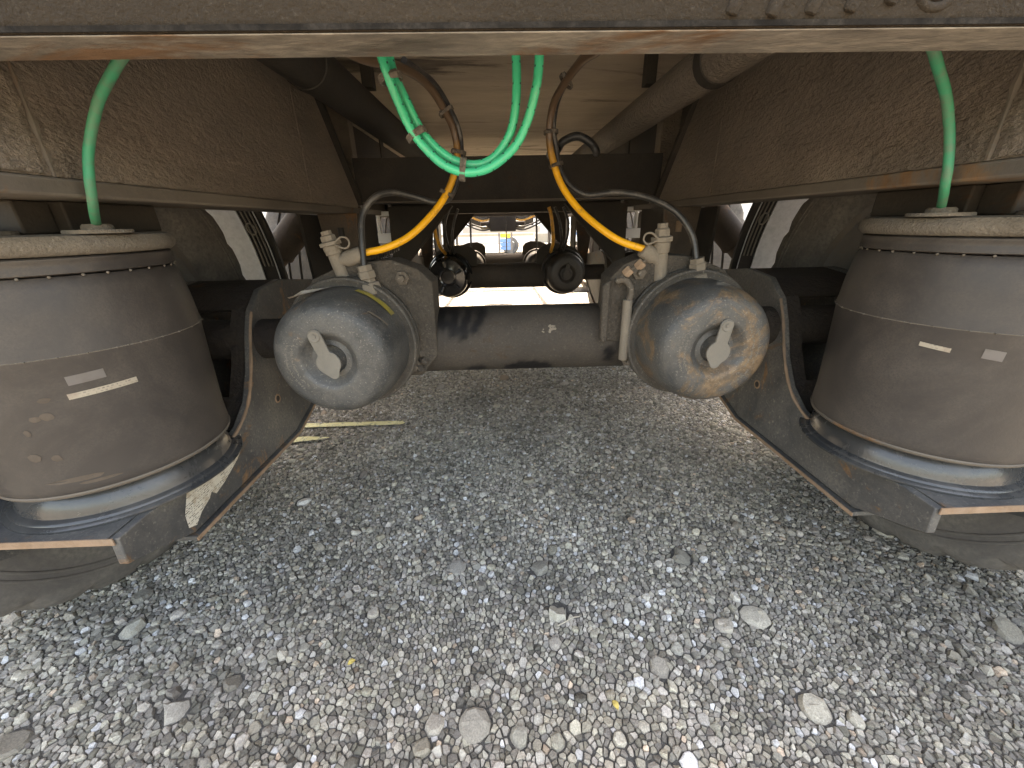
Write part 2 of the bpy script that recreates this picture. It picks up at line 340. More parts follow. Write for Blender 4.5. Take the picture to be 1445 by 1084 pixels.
from mathutils import noise as mnoise
def patch(x, y, sc, seed): return mnoise.noise(Vector((x*sc+seed, y*sc-seed*.7, seed*1.3)))
def stones():
    rg = np.random.default_rng(11)
    h = .012
    grid = {}
    P = []; RR = []
    def try_add(x, y, r):
        if .0043 < r < .016 and patch(x, y, 2.6, 3.1)+.5*patch(x, y, 7, 8.3) > .02+.25*rg.random()+max(0, .5-y)*.9: return
        gx, gy = int(x//h), int(y//h); k = int((r+.030)//h)+1 if r > .012 else 2
        for ix in range(gx-k, gx+k+1):
            for iy in range(gy-k, gy+k+1):
                for q in grid.get((ix, iy), ()):
                    d = r + RR[q]
                    if (P[q][0]-x)**2 + (P[q][1]-y)**2 < d*d*.80: return
        grid.setdefault((gx, gy), []).append(len(P)); P.append((x, y)); RR.append(r)
    def batch(n, lo, hi):
        xs = rg.uniform(SX0, SX1, n); ys = rg.uniform(SY0, SY1, n); rs = rg.uniform(lo, hi, n)
        for x, y, r in zip(xs, ys, rs): try_add(x, y, r)
    for x, y, r in ((-.090,.319,.025),(.054,.487,.023),(-.150,.320,.015),(-.030,.300,.015),(.337,.449,.017),(-.475,.391,.016),(.40,.318,.024),(.197,.38,.017)): try_add(x, y, r)
    batch(45, .016, .028); batch(300, .0090, .013); batch(3000, .0062, .0085); batch(18000, .0042, .0056); batch(120000, .0028, .0039); batch(120000, .0020, .0027)
    n = len(P)
    vv = [Vector(p) for p in P]
    tv, te, tf, *_ = geometry.delaunay_2d_cdt(vv, [], [], 0, 1e-7)
    # circumcentres
    A = np.array([[tuple(tv[i]) for i in t] for t in tf]); a, b, c = A[:,0], A[:,1], A[:,2]
    d = 2*(a[:,0]*(b[:,1]-c[:,1])+b[:,0]*(c[:,1]-a[:,1])+c[:,0]*(a[:,1]-b[:,1])); d[np.abs(d) < 1e-14] = 1e-14
    RA = np.array(RR)**2; TI = np.array([list(t) for t in tf]); wt = RA[np.minimum(TI, n-1)]
    sa, sb, sc = (a**2).sum(1)-wt[:,0], (b**2).sum(1)-wt[:,1], (c**2).sum(1)-wt[:,2]
    ux = (sa*(b[:,1]-c[:,1])+sb*(c[:,1]-a[:,1])+sc*(a[:,1]-b[:,1]))/d
    uy = (sa*(c[:,0]-b[:,0])+sb*(a[:,0]-c[:,0])+sc*(b[:,0]-a[:,0]))/d
    # use a mix of centroid and circumcentre: keeps slivers tame
    cen = A.mean(1); cc = np.stack([ux, uy], 1)
    far = np.linalg.norm(cc-cen, axis=1) > .012; cc[far] = cen[far]
    cc = .85*cc + .15*cen
    cells = {}
    for ti, t in enumerate(tf):
        for i in t: cells.setdefault(i, []).append(ti)
    return P, RR, cc, cells, rg
P, RR, cc, cells, rg = stones()
# stone colours
def stone_colour(k):
    q = k.random()
    b = k.uniform(.18, .47)
    if q < .04: b = k.uniform(.42, .60); return (b, b*.97, b*.93)
    if q < .052: return (b*1.35, b*1.05, b*.78)
    if q < .25: b *= .62
    g_ = k.uniform(.885, .928)
    return (b, b*g_, b*g_*k.uniform(.78, .88))
kr = random.Random(5)
M_stone = bpy.data.materials.new('aggregate'); M_stone.use_nodes = True
def _stone_nodes():
    t = M_stone.node_tree; N = t.nodes; L = t.links; b = N['Principled BSDF']
    b.inputs['Roughness'].default_value = .8; b.inputs['Specular IOR Level'].default_value = .3
    at = N.new('ShaderNodeAttribute'); at.attribute_name = 'tone'
    oi = N.new('ShaderNodeTexCoord')
    n = N.new('ShaderNodeTexNoise'); n.inputs['Scale'].default_value = 420; n.inputs['Detail'].default_value = 4; n.inputs['Roughness'].default_value = .7; L.new(oi.outputs['Object'], n.inputs['Vector'])
    mr = N.new('ShaderNodeMapRange'); mr.inputs[1].default_value = .28; mr.inputs[2].default_value = .72; mr.inputs[3].default_value = .62; mr.inputs[4].default_value = 1.35; L.new(n.outputs[0], mr.inputs[0])
    s = N.new('ShaderNodeVectorMath'); s.operation = 'SCALE'; L.new(at.outputs['Color'], s.inputs[0]); L.new(mr.outputs[0], s.inputs['Scale']); L.new(s.outputs[0], b.inputs['Base Color'])
    bp = N.new('ShaderNodeBump'); bp.inputs['Distance'].default_value = .0015; bp.inputs['Strength'].default_value = .6; L.new(n.outputs[0], bp.inputs['Height']); L.new(bp.outputs[0], b.inputs['Normal'])
_stone_nodes()
V = []; F = []; COL = []
singles = []
order = sorted(range(len(P)), key=lambda i: -RR[i]/(.35+math.hypot(P[i][0], P[i][1]+.0)) if .22 < P[i][1] < 1.2 else 0)
single_set = set(order[:300])
def stone_geo(i):
    cs = cells.get(i)
    if not cs or len(cs) < 4: return None
    x, y = P[i]
    pts = sorted(((cc[t][0]-x, cc[t][1]-y) for t in cs), key=lambda q: math.atan2(q[1], q[0]))
    r = RR[i]; lim = r*2.4+.001
    pts = [(a*min(1, lim/(math.hypot(a, b)+1e-9)), b*min(1, lim/(math.hypot(a, b)+1e-9))) for a, b in pts]
    pts = [(a*kr.uniform(.90, 1.05), b*kr.uniform(.90, 1.05)) for a, b in pts]
    k = len(pts); h = min(.0075, r*kr.uniform(.25, .85)) + .0010 + kr.gauss(0, .0007)
    h = max(h, .0008)
    tx, ty = kr.gauss(0, .24), kr.gauss(0, .24)
    sh = kr.uniform(.90, .99)
    vs = []
    rings = ((sh, -.003), (sh*kr.uniform(.90,.98), h*.6), (sh*kr.uniform(.55,.80), h)) if r > .0040 else ((sh, -.003), (sh*kr.uniform(.70,.9), h))
    ox, oy = kr.gauss(0, r*.12), kr.gauss(0, r*.12)
    for q, (s_, z) in enumerate(rings):
        for a, b in pts:
            a = a*s_ + ox*(q > 0); b = b*s_ + oy*(q > 0)
            vs.append((a, b, z + (tx*a + ty*b + kr.gauss(0, h*.12))*(q > 0)))
    vs.append((ox+kr.gauss(0, r*.2), oy+kr.gauss(0, r*.2), h*kr.uniform(.95, 1.2)))
    m_ = len(rings)
    fs = [(q*k+j, q*k+(j+1) % k, (q+1)*k+(j+1) % k, (q+1)*k+j) for q in range(m_-1) for j in range(k)]
    fs += [((m_-1)*k+j, (m_-1)*k+(j+1) % k, m_*k) for j in range(k)]
    return vs, fs
def tone_attr(me, cols):
    at = me.color_attributes.new('tone', 'FLOAT_COLOR', 'POINT')
    at.data.foreach_set('color', np.array(cols, dtype=np.float32).ravel())
for i in range(len(P)):
    gg = stone_geo(i)
    if not gg: continue
    vs, fs = gg; x, y = P[i]; c = stone_colour(kr); z0 = gz(y)+.004
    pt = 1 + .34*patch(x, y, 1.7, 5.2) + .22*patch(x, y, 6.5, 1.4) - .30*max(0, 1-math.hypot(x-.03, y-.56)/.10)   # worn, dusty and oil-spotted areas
    wm = 1 + .06*patch(x, y, 2.1, 9.9)
    c = (c[0]*pt*wm, c[1]*pt, c[2]*pt/wm)
    if i in single_set:
        me = bpy.data.meshes.new('stone'); me.from_pydata(vs, [], fs); me.materials.append(M_stone)
        tone_attr(me, [(*c, 1)]*len(vs))
        me.polygons.foreach_set('use_smooth', [True]*len(fs)); me.set_sharp_from_angle(angle=R(20))
        o = bpy.data.objects.new('stone', me); C.objects.link(o); o.location = (x, y, z0); o.parent = ground
        continue
    o_ = len(V)
    V.extend((a+x, b+y, q+z0) for a, b, q in vs); F.extend(tuple(j+o_ for j in q) for q in fs); COL.extend([(*c, 1)]*len(vs))
me = bpy.data.meshes.new('aggregate'); me.from_pydata(V, [], F); me.materials.append(M_stone); tone_attr(me, COL)
me.polygons.foreach_set('use_smooth', [True]*len(F)); me.set_sharp_from_angle(angle=R(20))
agg = bpy.data.objects.new('aggregate', me); C.objects.link(agg); agg.parent = ground; agg['kind'] = 'stuff'
del V, F, COL

# scraps lying on the ground
M_leaf = mat('dry_leaf', (.55,.40,.10), (.66,.50,.16), 60, .8, bump=.3, bscale=300)
M_twig = mat('dry_stalk', (.42,.36,.28), (.55,.48,.38), 60, .9, bump=.3, bscale=300)
for (x, y, rz, ln), lab in zip(((-.297,.410,.6,.012), (.113,.332,2.0,.013)), ('curled yellow leaf scrap lying on fine aggregate', 'narrow yellow leaf scrap lying among coarse stones')):
    mb = MB(); n = 8; vs_ = []
    for k in range(n+1):
        t = k/n; w = .0042*math.sin(math.pi*t)**.7; zz = .0095+.003*math.sin(math.pi*t)
        for q in (-1, 0, 1): vs_.append((ln*(t-.5), q*w, zz+.0018*abs(q)))
    mb.add(vs_, [(k*3+q, k*3+q+1, (k+1)*3+q+1, (k+1)*3+q) for k in range(n) for q in (0, 1)])
    lf = mb.build('leaf_scrap', M_leaf, None, zoff=0); lf.location = (x, y, gz(y)); lf.rotation_euler.z = rz; tag(lf, lab, 'leaf')
    so_ = lf.modifiers.new('thick', 'SOLIDIFY'); so_.thickness = .0005
tw = MB().tube(spline([(-.02,-.006,.011),(-.005,0,.0125),(.008,.007,.0125),(.022,.010,.011)], 5), .0009, 7).build('dry_stalk', M_twig, None, zoff=0); tw.location = (.066,.463,gz(.463))
tag(tw, 'thin pale dry stalk lying across the stones', 'stalk')
# painted yellow lines on the ground
M_paint = mat('yellow_road_paint', (.62,.55,.26), (.75,.70,.42), 30, .8, bump=.6, bscale=220, bdist=.003, rust=(.2,.19,.17), rust_amt=.42, rscale=60)
def ground_quad(name, pts, dz):
    n = len(pts)
    return MB().prism(pts, 'z', 0, 1).v and MB().add([(x, y, gz(y)+dz) for x, y in pts], [tuple(range(n))]).build(name, M_paint, ground, smooth=0, zoff=0)
ground_quad('painted_line', [(-1.5,1.262),(-.42,1.262),(-.405,1.272),(-.42,1.292),(-1.5,1.30)], .0145)
ground_quad('painted_line', [(-1.5,1.10),(-.80,1.145),(-.68,1.165),(-.64,1.18),(-.72,1.19),(-.85,1.19),(-1.5,1.185)], .0145)
ground_quad('painted_line', [(-.455,2.9),(-.385,2.9),(-.30,4.6),(-.235,5.6),(-.305,5.6),(-.365,4.6)], .008)

# ------------------------------------------------------------------ the trailer
T = empty('semi_trailer', (0, 0, 0))
tag(T, 'grimy air-suspended semi trailer seen from underneath, with brake chambers, air springs and hoses', 'trailer')

# rear crossmember: pressed web with a lower lip
rc = MB().prism([(.337,.128),(.340,.1215),(.345,.1205),(.345,.35),(.337,.35)], 'x', -1.15, 1.15).build('rear_crossmember', M_rear, T, bevel=.0015)
lip = MB().prism([(.3385,.1205),(.378,.1205),(.378,.129),(.3455,.129),(.3455,.1215),(.3385,.1215)], 'x', -1.149, 1.149).build('lower_lip', M_lip, rc, bevel=.001)
MB().box(-1.148, 1.148, .3360, .3368, .1222, .1255).build('dark_strip', M_edge, rc)  # thin dark strip along the web's lower front edge, just above the lip
for x, z in ((.127,.1285), (.155,.1275), (.182,.1285), (.209,.1295), (.236,.1335)):
    p = spline([(x+.008, .3395, z+.034), (x+.005, .3375, z+.018), (x+.001, .3373, z+.004), (x, .3385, z)], 4)
    MB().tube(p, [.0048]*(len(p)-2)+[.0042,.002], 10).build('raised_rib', M_rear, rc)
for rr in (.0065, .0135):
    MB().tube([(.268+rr*math.cos(t), .3378, .1435+rr*.9*math.sin(t)) for t in np.linspace(0, 2*math.pi, 25)[:-1]], .0032, 10, close=True).build('raised_ring', M_rear, rc)

# frame rails
for s in (-1, 1):
    xr = .476*s
    rail = MB().prism([(.38,.05),(1.34,.05),(1.352,.062),(1.118,.325),(1.07,.42),(.38,.42)], 'x', xr, xr+.012*s).build('frame_rail', M_web, T, bevel=.001)
    MB().prism([(.30,.032),(3.75,.032),(3.75,.0495),(.30,.0495)], 'x', xr-.003*s, xr+.10*s).build('bottom_flange', M_flange, rail, bevel=.003)
    # welded seams and the flanged diagonal edge
    for ya, yb in ((.445,.452), (1.018,1.02)):
        p = [(xr-.001*s, ya+(yb-ya)*k/40+rnd.gauss(0,.0003), .05+.37*k/40) for k in range(41)]
        MB().tube(p, [.0012+abs(rnd.gauss(0,.0012)) for _ in p] if ya < 1 else [.0013]*41, 6).build('weld_seam', M_flange if ya < 1 else M_web, rail)
    MB().prism([(1.346,.058),(1.362,.062),(1.126,.333),(1.075,.43),(1.062,.425),(1.112,.325)], 'x', xr-.014*s, xr+.016*s).build('diagonal_edge', M_frame, rail, bevel=.001)
    # patch at the rear end of the web
    MB().prism([(.385,.052),(.435,.052),(.437,.41),(.385,.41)], 'x', xr-.003*s, xr-.0002*s).build('end_plate', M_web, rail)
    # outer wall beyond the cut-out
    sw = MB().prism([(1.0,.05),(3.7,.05),(3.7,.42),(1.0,.42)], 'x', .66*s, .67*s).build('side_web', M_frame, T)
    MB().box(.535*s, .60*s, 1.55, 1.60, .05, .42).build('post', M_web, sw, bevel=.003)
    MB().box(.50*s, .505*s, 1.80, 1.85, .05, .42).build('stiffener', M_frame, sw, bevel=.001)
    # gooseneck rail further forward
    MB().prism([(3.75,.05),(8,.05),(8,.42),(3.75,.42)], 'x', .50*s, .51*s).build('front_rail', M_frame, T)
    # longitudinal pipe under the deck
    pp = MB().tube([(.372*s,.36,.262),(.362*s,1.0,.262),(.345*s,2.1,.262)], .040, 24).build('pipe', M_frame if s<0 else M_web, T)
    MB().lathe([(.0405,0),(.0425,.001),(.0425,.028),(.0405,.029)], (.365*s,.83,.262), (0,1,0), 24).build('clamp', M_frame, pp)
    MB().box(.325*s, .35*s, 1.12, 1.15, .30, .40).build('hanger_strap', M_frame, pp, bevel=.001)

# deck plate above, deck edge and front
deck = MB().box(-1.13, 1.13, .33, 3.38, .40, .47).build('deck', M_deck, T, bevel=.002)
MB().box(-1.15, -1.131, .33, 3.38, .33, .50).build('side_rail', M_frame, deck, bevel=.003)
MB().box(1.131, 1.15, .33, 3.38, .33, .50).build('side_rail', M_frame, deck, bevel=.003)
for k in range(8):
    MB().box(-1.13, 1.13, .335+.38*k, .335+.38*k+.374, .471, .51).build('deck_plank', M_deck, deck, bevel=.003)
# crossmembers
cmb = []
for y, z0, z1, hw in ((1.352, .062, .188, .476), (2.35, .05, .17, .66), (2.9, .06, .16, .66), (3.6, .05, .20, .66), (4.4, .13, .22, .50), (5.6, .10, .25, .50), (7.4, .06, .3, .5)):
    c_ = MB().prism([(y,z0),(y+.06,z0),(y+.06,z0+.008),(y+.008,z0+.008),(y+.008,z1-.008),(y+.06,z1-.008),(y+.06,z1),(y,z1)], 'x', -hw, hw).build('crossmember', M_frame, T, bevel=.0015)
    if y < 1.4: MB().box(-.47, .47, y-.006, y-.0005, z0+.001, z0+.0055).build('lower_edge', M_flange, c_)

# axles
AX = [(.756, -.215), (2.13, -.262), (3.42, -.305)]
def axle(y, z, first):
    n = 120; prof = []
    mb = MB(); xs = np.linspace(-.365, .365, 121); nr = 64
    for x in xs:
        for j in range(nr):
            t = 2*math.pi*j/nr; mb.v.append((x, y-.064*math.cos(t), z+.064*math.sin(t)))
    for i in range(len(xs)-1):
        for j in range(nr): mb.f.append((i*nr+j, i*nr+(j+1) % nr, (i+1)*nr+(j+1) % nr, (i+1)*nr+j))
    mb.f.append(tuple(range(nr))); mb.f.append(tuple((len(xs)-1)*nr+j for j in range(nr)))
    o = mb.build('axle', M_axle, T)
    for s in (-1, 1): MB().tube([(.364*s,y+.02,z+.005),(.72*s,y+.02,z+.005)], .040, 32).build('axle_end', M_armd, o)
    for s in (-1, 1): MB().lathe([(.05,0),(.05,.10),(.15,.12),(.17,.16),(.17,.30),(.08,.32),(0,.33)], (.70*s, y, z), (s,0,0), 40).build('hub', M_frame, o)
    me = o.data; st = np.zeros(len(me.vertices))
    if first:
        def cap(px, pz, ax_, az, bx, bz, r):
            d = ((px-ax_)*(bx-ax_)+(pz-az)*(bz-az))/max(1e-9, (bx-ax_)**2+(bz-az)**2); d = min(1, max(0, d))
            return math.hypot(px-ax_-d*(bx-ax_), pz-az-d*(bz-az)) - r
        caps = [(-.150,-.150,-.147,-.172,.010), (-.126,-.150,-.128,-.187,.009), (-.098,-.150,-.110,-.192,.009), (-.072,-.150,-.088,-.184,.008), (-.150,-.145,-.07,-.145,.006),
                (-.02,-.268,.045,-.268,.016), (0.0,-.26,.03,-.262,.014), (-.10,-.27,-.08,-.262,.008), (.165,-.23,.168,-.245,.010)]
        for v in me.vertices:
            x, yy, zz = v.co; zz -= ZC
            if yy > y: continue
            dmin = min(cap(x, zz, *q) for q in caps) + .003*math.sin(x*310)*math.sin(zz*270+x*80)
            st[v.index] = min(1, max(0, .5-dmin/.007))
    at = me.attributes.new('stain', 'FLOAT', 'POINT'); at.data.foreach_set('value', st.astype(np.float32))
    return o
axles = [axle(y, z, i == 0) for i, (y, z) in enumerate(AX)]
for k in range(16):
    xx, zz = .028+.036*rnd.random()**.6, -.190+.010*rnd.random()
    MB().lathe([(0,.0010),(.0012,.0008),(.0016+.0025*(xx>.052)*rnd.random(),0)], (xx, .756-math.sqrt(.064**2-(zz+.215)**2), zz), (0,-1,.3), 7).build('mud_fleck', M_brass, axles[0])

# suspension arms
def arm(s, dy, dz, near):
    a = .52*s; w = .012*s
    prof = [(.378,-.392),(.381,-.353),(.425,-.352),(.463,-.355),(.523,-.362),(.585,-.350),(.632,-.334),(.672,-.305),(.705,-.255),(.733,-.19),(.755,-.15),(.80,-.115),(.88,-.105),(1.22,-.15),(1.30,-.19),(1.30,-.25),(1.22,-.29),(.98,-.38),(.80,-.436),(.477,-.434),(.455,-.424)]
    def sh(p): return [(y+dy, z+dz) for y, z in p]
    A = MB().prism(sh(prof), 'x', a, a+w).build('suspension_arm', M_arm, T, bevel=.0015)
    MB().prism(sh(prof), 'x', a+.19*s, a+.202*s).build('outer_side_plate', M_arm, A)
    # spring seat, level, with its rusty rear edge
    MB().prism(sh([(.3795,-.3515),(.60,-.3515),(.60,-.3595),(.3795,-.3595)]), 'x', a+w+.0005*s, a+.189*s).build('spring_seat', M_arm, A)
    MB().prism(sh([(.3775,-.3505),(.3790,-.3505),(.3790,-.3605),(.3775,-.3605)]), 'x', a+.004*s, a+.26*s).build('seat_edge', M_rustedge, A)
    MB().prism(sh([(.3795,-.3515),(.56,-.3515),(.56,-.3595),(.3795,-.3595)]), 'x', a+.203*s, a+.26*s).build('seat_wing', M_arm, A)
    MB().prism(sh([(.385,-.36),(.56,-.36),(.56,-.43)]), 'x', a+.215*s, a+.222*s).build('seat_gusset', M_arm, A)
    # curved transverse web climbing from the seat to the axle, with a window in it
    cv = [(.600,-.3535),(.648,-.338),(.690,-.300),(.722,-.245),(.748,-.180),(.768,-.148),(.812,-.118),(.90,-.108)]
    off = [(y+.010, z-.006) for y, z in cv]
    def band(x0, x1, i0, i1, nm='curved_web'):
        p = cv[i0:i1+1] + off[i0:i1+1][::-1]
        return MB().prism(sh(p), 'x', x0, x1).build(nm, M_armd, A)
    band(a+w+.0005*s, a+.189*s, 0, 2); band(a+w+.0005*s, a+.045*s, 2, 5); band(a+.13*s, a+.189*s, 2, 5); band(a+w+.0005*s, a+.189*s, 5, 7)
    # bottom plate with a rusty inner edge
    MB().prism(sh([(.470,-.4365),(.80,-.4385),(.98,-.3825),(1.2,-.293),(1.2,-.299),(.98,-.390),(.80,-.446),(.470,-.444)]), 'x', a-.006*s, a+.208*s).build('bottom_plate', M_arm, A)
    MB().prism(sh([(.468,-.4372),(.80,-.4392),(.98,-.3832),(.98,-.3895),(.80,-.4455),(.468,-.4435)]), 'x', a-.0075*s, a-.0062*s).build('rusty_edge', M_rustedge, A)
    if near:
        # rust line along the inner plate's curved edge
        rp = [(a-.001*s, y+dy-.0015, z+dz) for y, z in prof[5:11]]
        MB().tube(spline(rp, 5), [.0022+.0012*rnd.random() for _ in range(26)], 6).build('rust_line', M_rustedge, A)
        MB().lathe([(0,.0006),(.0060,.0006),(.0064,.0)], (a-.0002*s, .762+dy, -.338+dz), (-s,0,0), 20).build('hole', M_blk, A)
        MB().lathe([(.0060,.0),(.0068,.0011),(.0088,.0011),(.0100,.0)], (a, .762+dy, -.338+dz), (-s,0,0), 20).build('rust_ring', M_rustedge, A)
        for k in range(5):
            MB().lathe([(0,.0008),(.002,.0006),(.003,0)], (a, .70+rnd.uniform(-.06,.05), -.385+rnd.uniform(-.03,.04)), (-s,0,0), 9).build('paint_chip', M_lever, A)
    return A
arms = {}
for i, (y, z) in enumerate(AX):
    for s in (-1, 1):
        arms[(i, s)] = arm(s, y-AX[0][0], z-AX[0][1], i == 0)
# torn data sticker on one arm
lp = [(.492,-.357),(.545,-.3705),(.600,-.358),(.628,-.346),(.618,-.372),(.602,-.383),(.560,-.400),(.535,-.4065),(.527,-.397),(.520,-.404),(.498,-.412),(.482,-.424),(.468,-.418),(.470,-.396)]
mb = MB(); n = len(lp); mb.add([(-.5188, y, z) for y, z in lp], [tuple(range(n))]); mb.uv = {0: [(y, z) for y, z in lp]}
st = mb.build('data_sticker', M_lab_arm, arms[(0, -1)], smooth=0, recalc=False, label='torn white data sticker on the arm')

# hangers
for i, (y, z) in enumerate(AX):
    for s in (-1, 1):
        yh = y+.445; zb = z+.215
        H = MB().prism([(.438*s,.0315),(.548*s,.0315),(.530*s,-.16),(.515*s,-.24+zb),(.47*s,-.24+zb),(.452*s,-.10)], 'y', yh, yh+.008).build('hanger', M_shock, T, bevel=.0015)
        MB().prism([(yh+.0085,.0315),(yh+.19,.0315),(yh+.16,-.28+zb),(yh+.03,-.28+zb)], 'x', .440*s, .448*s).build('side_plate', M_frame, H)
        MB().prism([(yh+.0085,.0315),(yh+.19,.0315),(yh+.16,-.28+zb),(yh+.03,-.28+zb)], 'x', .600*s, .608*s).build('side_plate', M_frame, H)
        sx = .487*s
        MB().tube([(sx+.002*s, yh-.0004, -.005),(sx+.002*s, yh-.0004, -.035)], .009, 12).build('slot', M_rustedge if s > 0 else M_blk, H)
        if i < 2:
            MB().prism([(.205*s,.058),(.425*s,.058),(.432*s,-.19),(.40*s,-.20),(.385*s,-.14)], 'y', yh+.30, yh+.306).build('wing_plate', M_frame, H)
            MB().tube([(.20*s, yh+.297, .058),(.392*s, yh+.297,-.15)], .0045, 6).build('wing_edge', M_frame, H)

# shock absorbers
for s in (-1, 1):
    A_, B_ = Vector((.668*s, 1.395, .03)), Vector((.895*s, 1.395, -.185)); d = (B_-A_).normalized()
    m_ = A_.lerp(B_, .5)
    sh_ = MB().tube([A_, m_], .047, 28).build('shock_absorber', M_shock, T, bevel=.002)
    MB().tube([m_+d*.0005, B_], .040, 28).build('shock_body', M_shock, sh_)
    MB().tube([m_-d*.006, m_+d*.001], .0492, 28).build('shock_rim', M_shock, sh_)

# wheels
def tyre_mesh():
    mb = MB(); n = 120
    # (r, x): inner face towards the trailer centre at x=0, outer at x=.25
    prof = [(.285,.030),(.300,.016),(.330,.006),(.355,.003),(.3565,.0015),(.3585,.0015),(.360,.003),(.385,.002),(.400,.003),(.4015,.0012),(.4035,.0012),(.405,.003),(.412,.0035),(.4135,.002),(.4155,.002),(.417,.004),(.432,.006),(.446,.010),(.456,.020),(.462,.032),
            (.463,.075),(.452,.077),(.452,.083),(.463,.085),(.464,.120),(.452,.122),(.452,.128),(.464,.130),(.463,.165),(.452,.167),(.452,.173),(.463,.175),(.462,.218),(.456,.230),(.446,.240),(.40,.248),(.33,.244),(.300,.234),(.285,.22)]
    def rf(q, j):
        if q in (17, 18, 19, 32, 33, 34): return 1.0 if (j % 4) else .978
        return 1.0
    mb.lathe(prof, (0,0,0), (1,0,0), n, rf)
    return mb
wheels = {}
for i, (y, z) in enumerate(AX):
    for s in (-1, 1):
        we = empty('wheel', (.78*s, y, z+ZC), T)
        if i == 0 and s == -1: pass
        if s == 1:
            if i == 0: tm = tyre_mesh().build('tyre', M_tyre, None, zoff=0, smooth=30); TM = tm.data; o = tm
            else: o = bpy.data.objects.new('tyre', TM); C.objects.link(o)
        else:
            if i == 0:
                mbL = tyre_mesh(); mbL.v = [(-a, b, c) for a, b, c in mbL.v]; o = mbL.build('tyre', M_tyre, None, zoff=0, smooth=30); TL = o.data
            else: o = bpy.data.objects.new('tyre', TL); C.objects.link(o)
        o.parent = we
        rm = MB().lathe([(0,.10),(.08,.10),(.085,.06),(.11,.06),(.115,.11),(.20,.12),(.26,.06),(.275,.02),(.292,.018),(.292,.025),(.28,.05),(.28,.22)], (0,0,0), (s,0,0), 48).build('rim', M_rim, we, zoff=0)
        wheels[(i, s)] = we
        # mudguard round the front of the tyre: galvanised inside, black ribbed inner rim
        if i == 0:
            ang = np.linspace(R(-2), R(62), 26)
            def arc(rr, x): return [(x*s, y+rr*math.cos(t), z+rr*math.sin(t)) for t in ang]
            fe = MB(); ra = .545
            a0, a1 = arc(ra, .79), arc(ra, 1.04); b0, b1 = arc(ra+.003, .79), arc(ra+.003, 1.04)
            nn = len(ang); fe.add(a0+a1+b1+b0, [(k, k+1, nn+k+1, nn+k) for k in range(nn-1)] + [(2*nn+k, 2*nn+k+1, 3*nn+k+1, 3*nn+k) for k in range(nn-1)])
            FE = fe.build('mudguard', M_galv, T)
            rb = MB(); a0, a1 = arc(ra-.004, .722), arc(ra-.004, .7899)
            a2, a3 = arc(ra+.006, .7899), arc(ra+.006, .722)
            rb.add(a0+a1+a2+a3, [(q*nn+k, q*nn+k+1, ((q+1)%4)*nn+k+1, ((q+1)%4)*nn+k) for q in range(4) for k in range(nn-1)])
            rb.build('black_rim', M_blk, FE)
            for xx in (.752, .764, .776):
                MB().tube(arc(ra-.005, xx)[5:13], .0022, 6).build('rim_rib', M_lever, FE)
            MB().tube(arc(ra-.005, .742), .0016, 6).build('rim_bead', M_galv, FE)
            MB().tube(arc(ra-.005, .7895), .002, 6).build('rim_bead', M_galv, FE)
            t0 = R(23); rr0 = ra-.006
            cx, cy, cz = .770*s, y+rr0*math.cos(t0), z+rr0*math.sin(t0); tv = Vector((0,-math.sin(t0),math.cos(t0)))
            MB().tube([Vector((cx+.012*math.cos(q),cy,cz))+tv*.017*math.sin(q) for q in np.linspace(0,2*math.pi,21)[:-1]], .0022, 6, close=True).build('rim_ring', M_lever, FE)

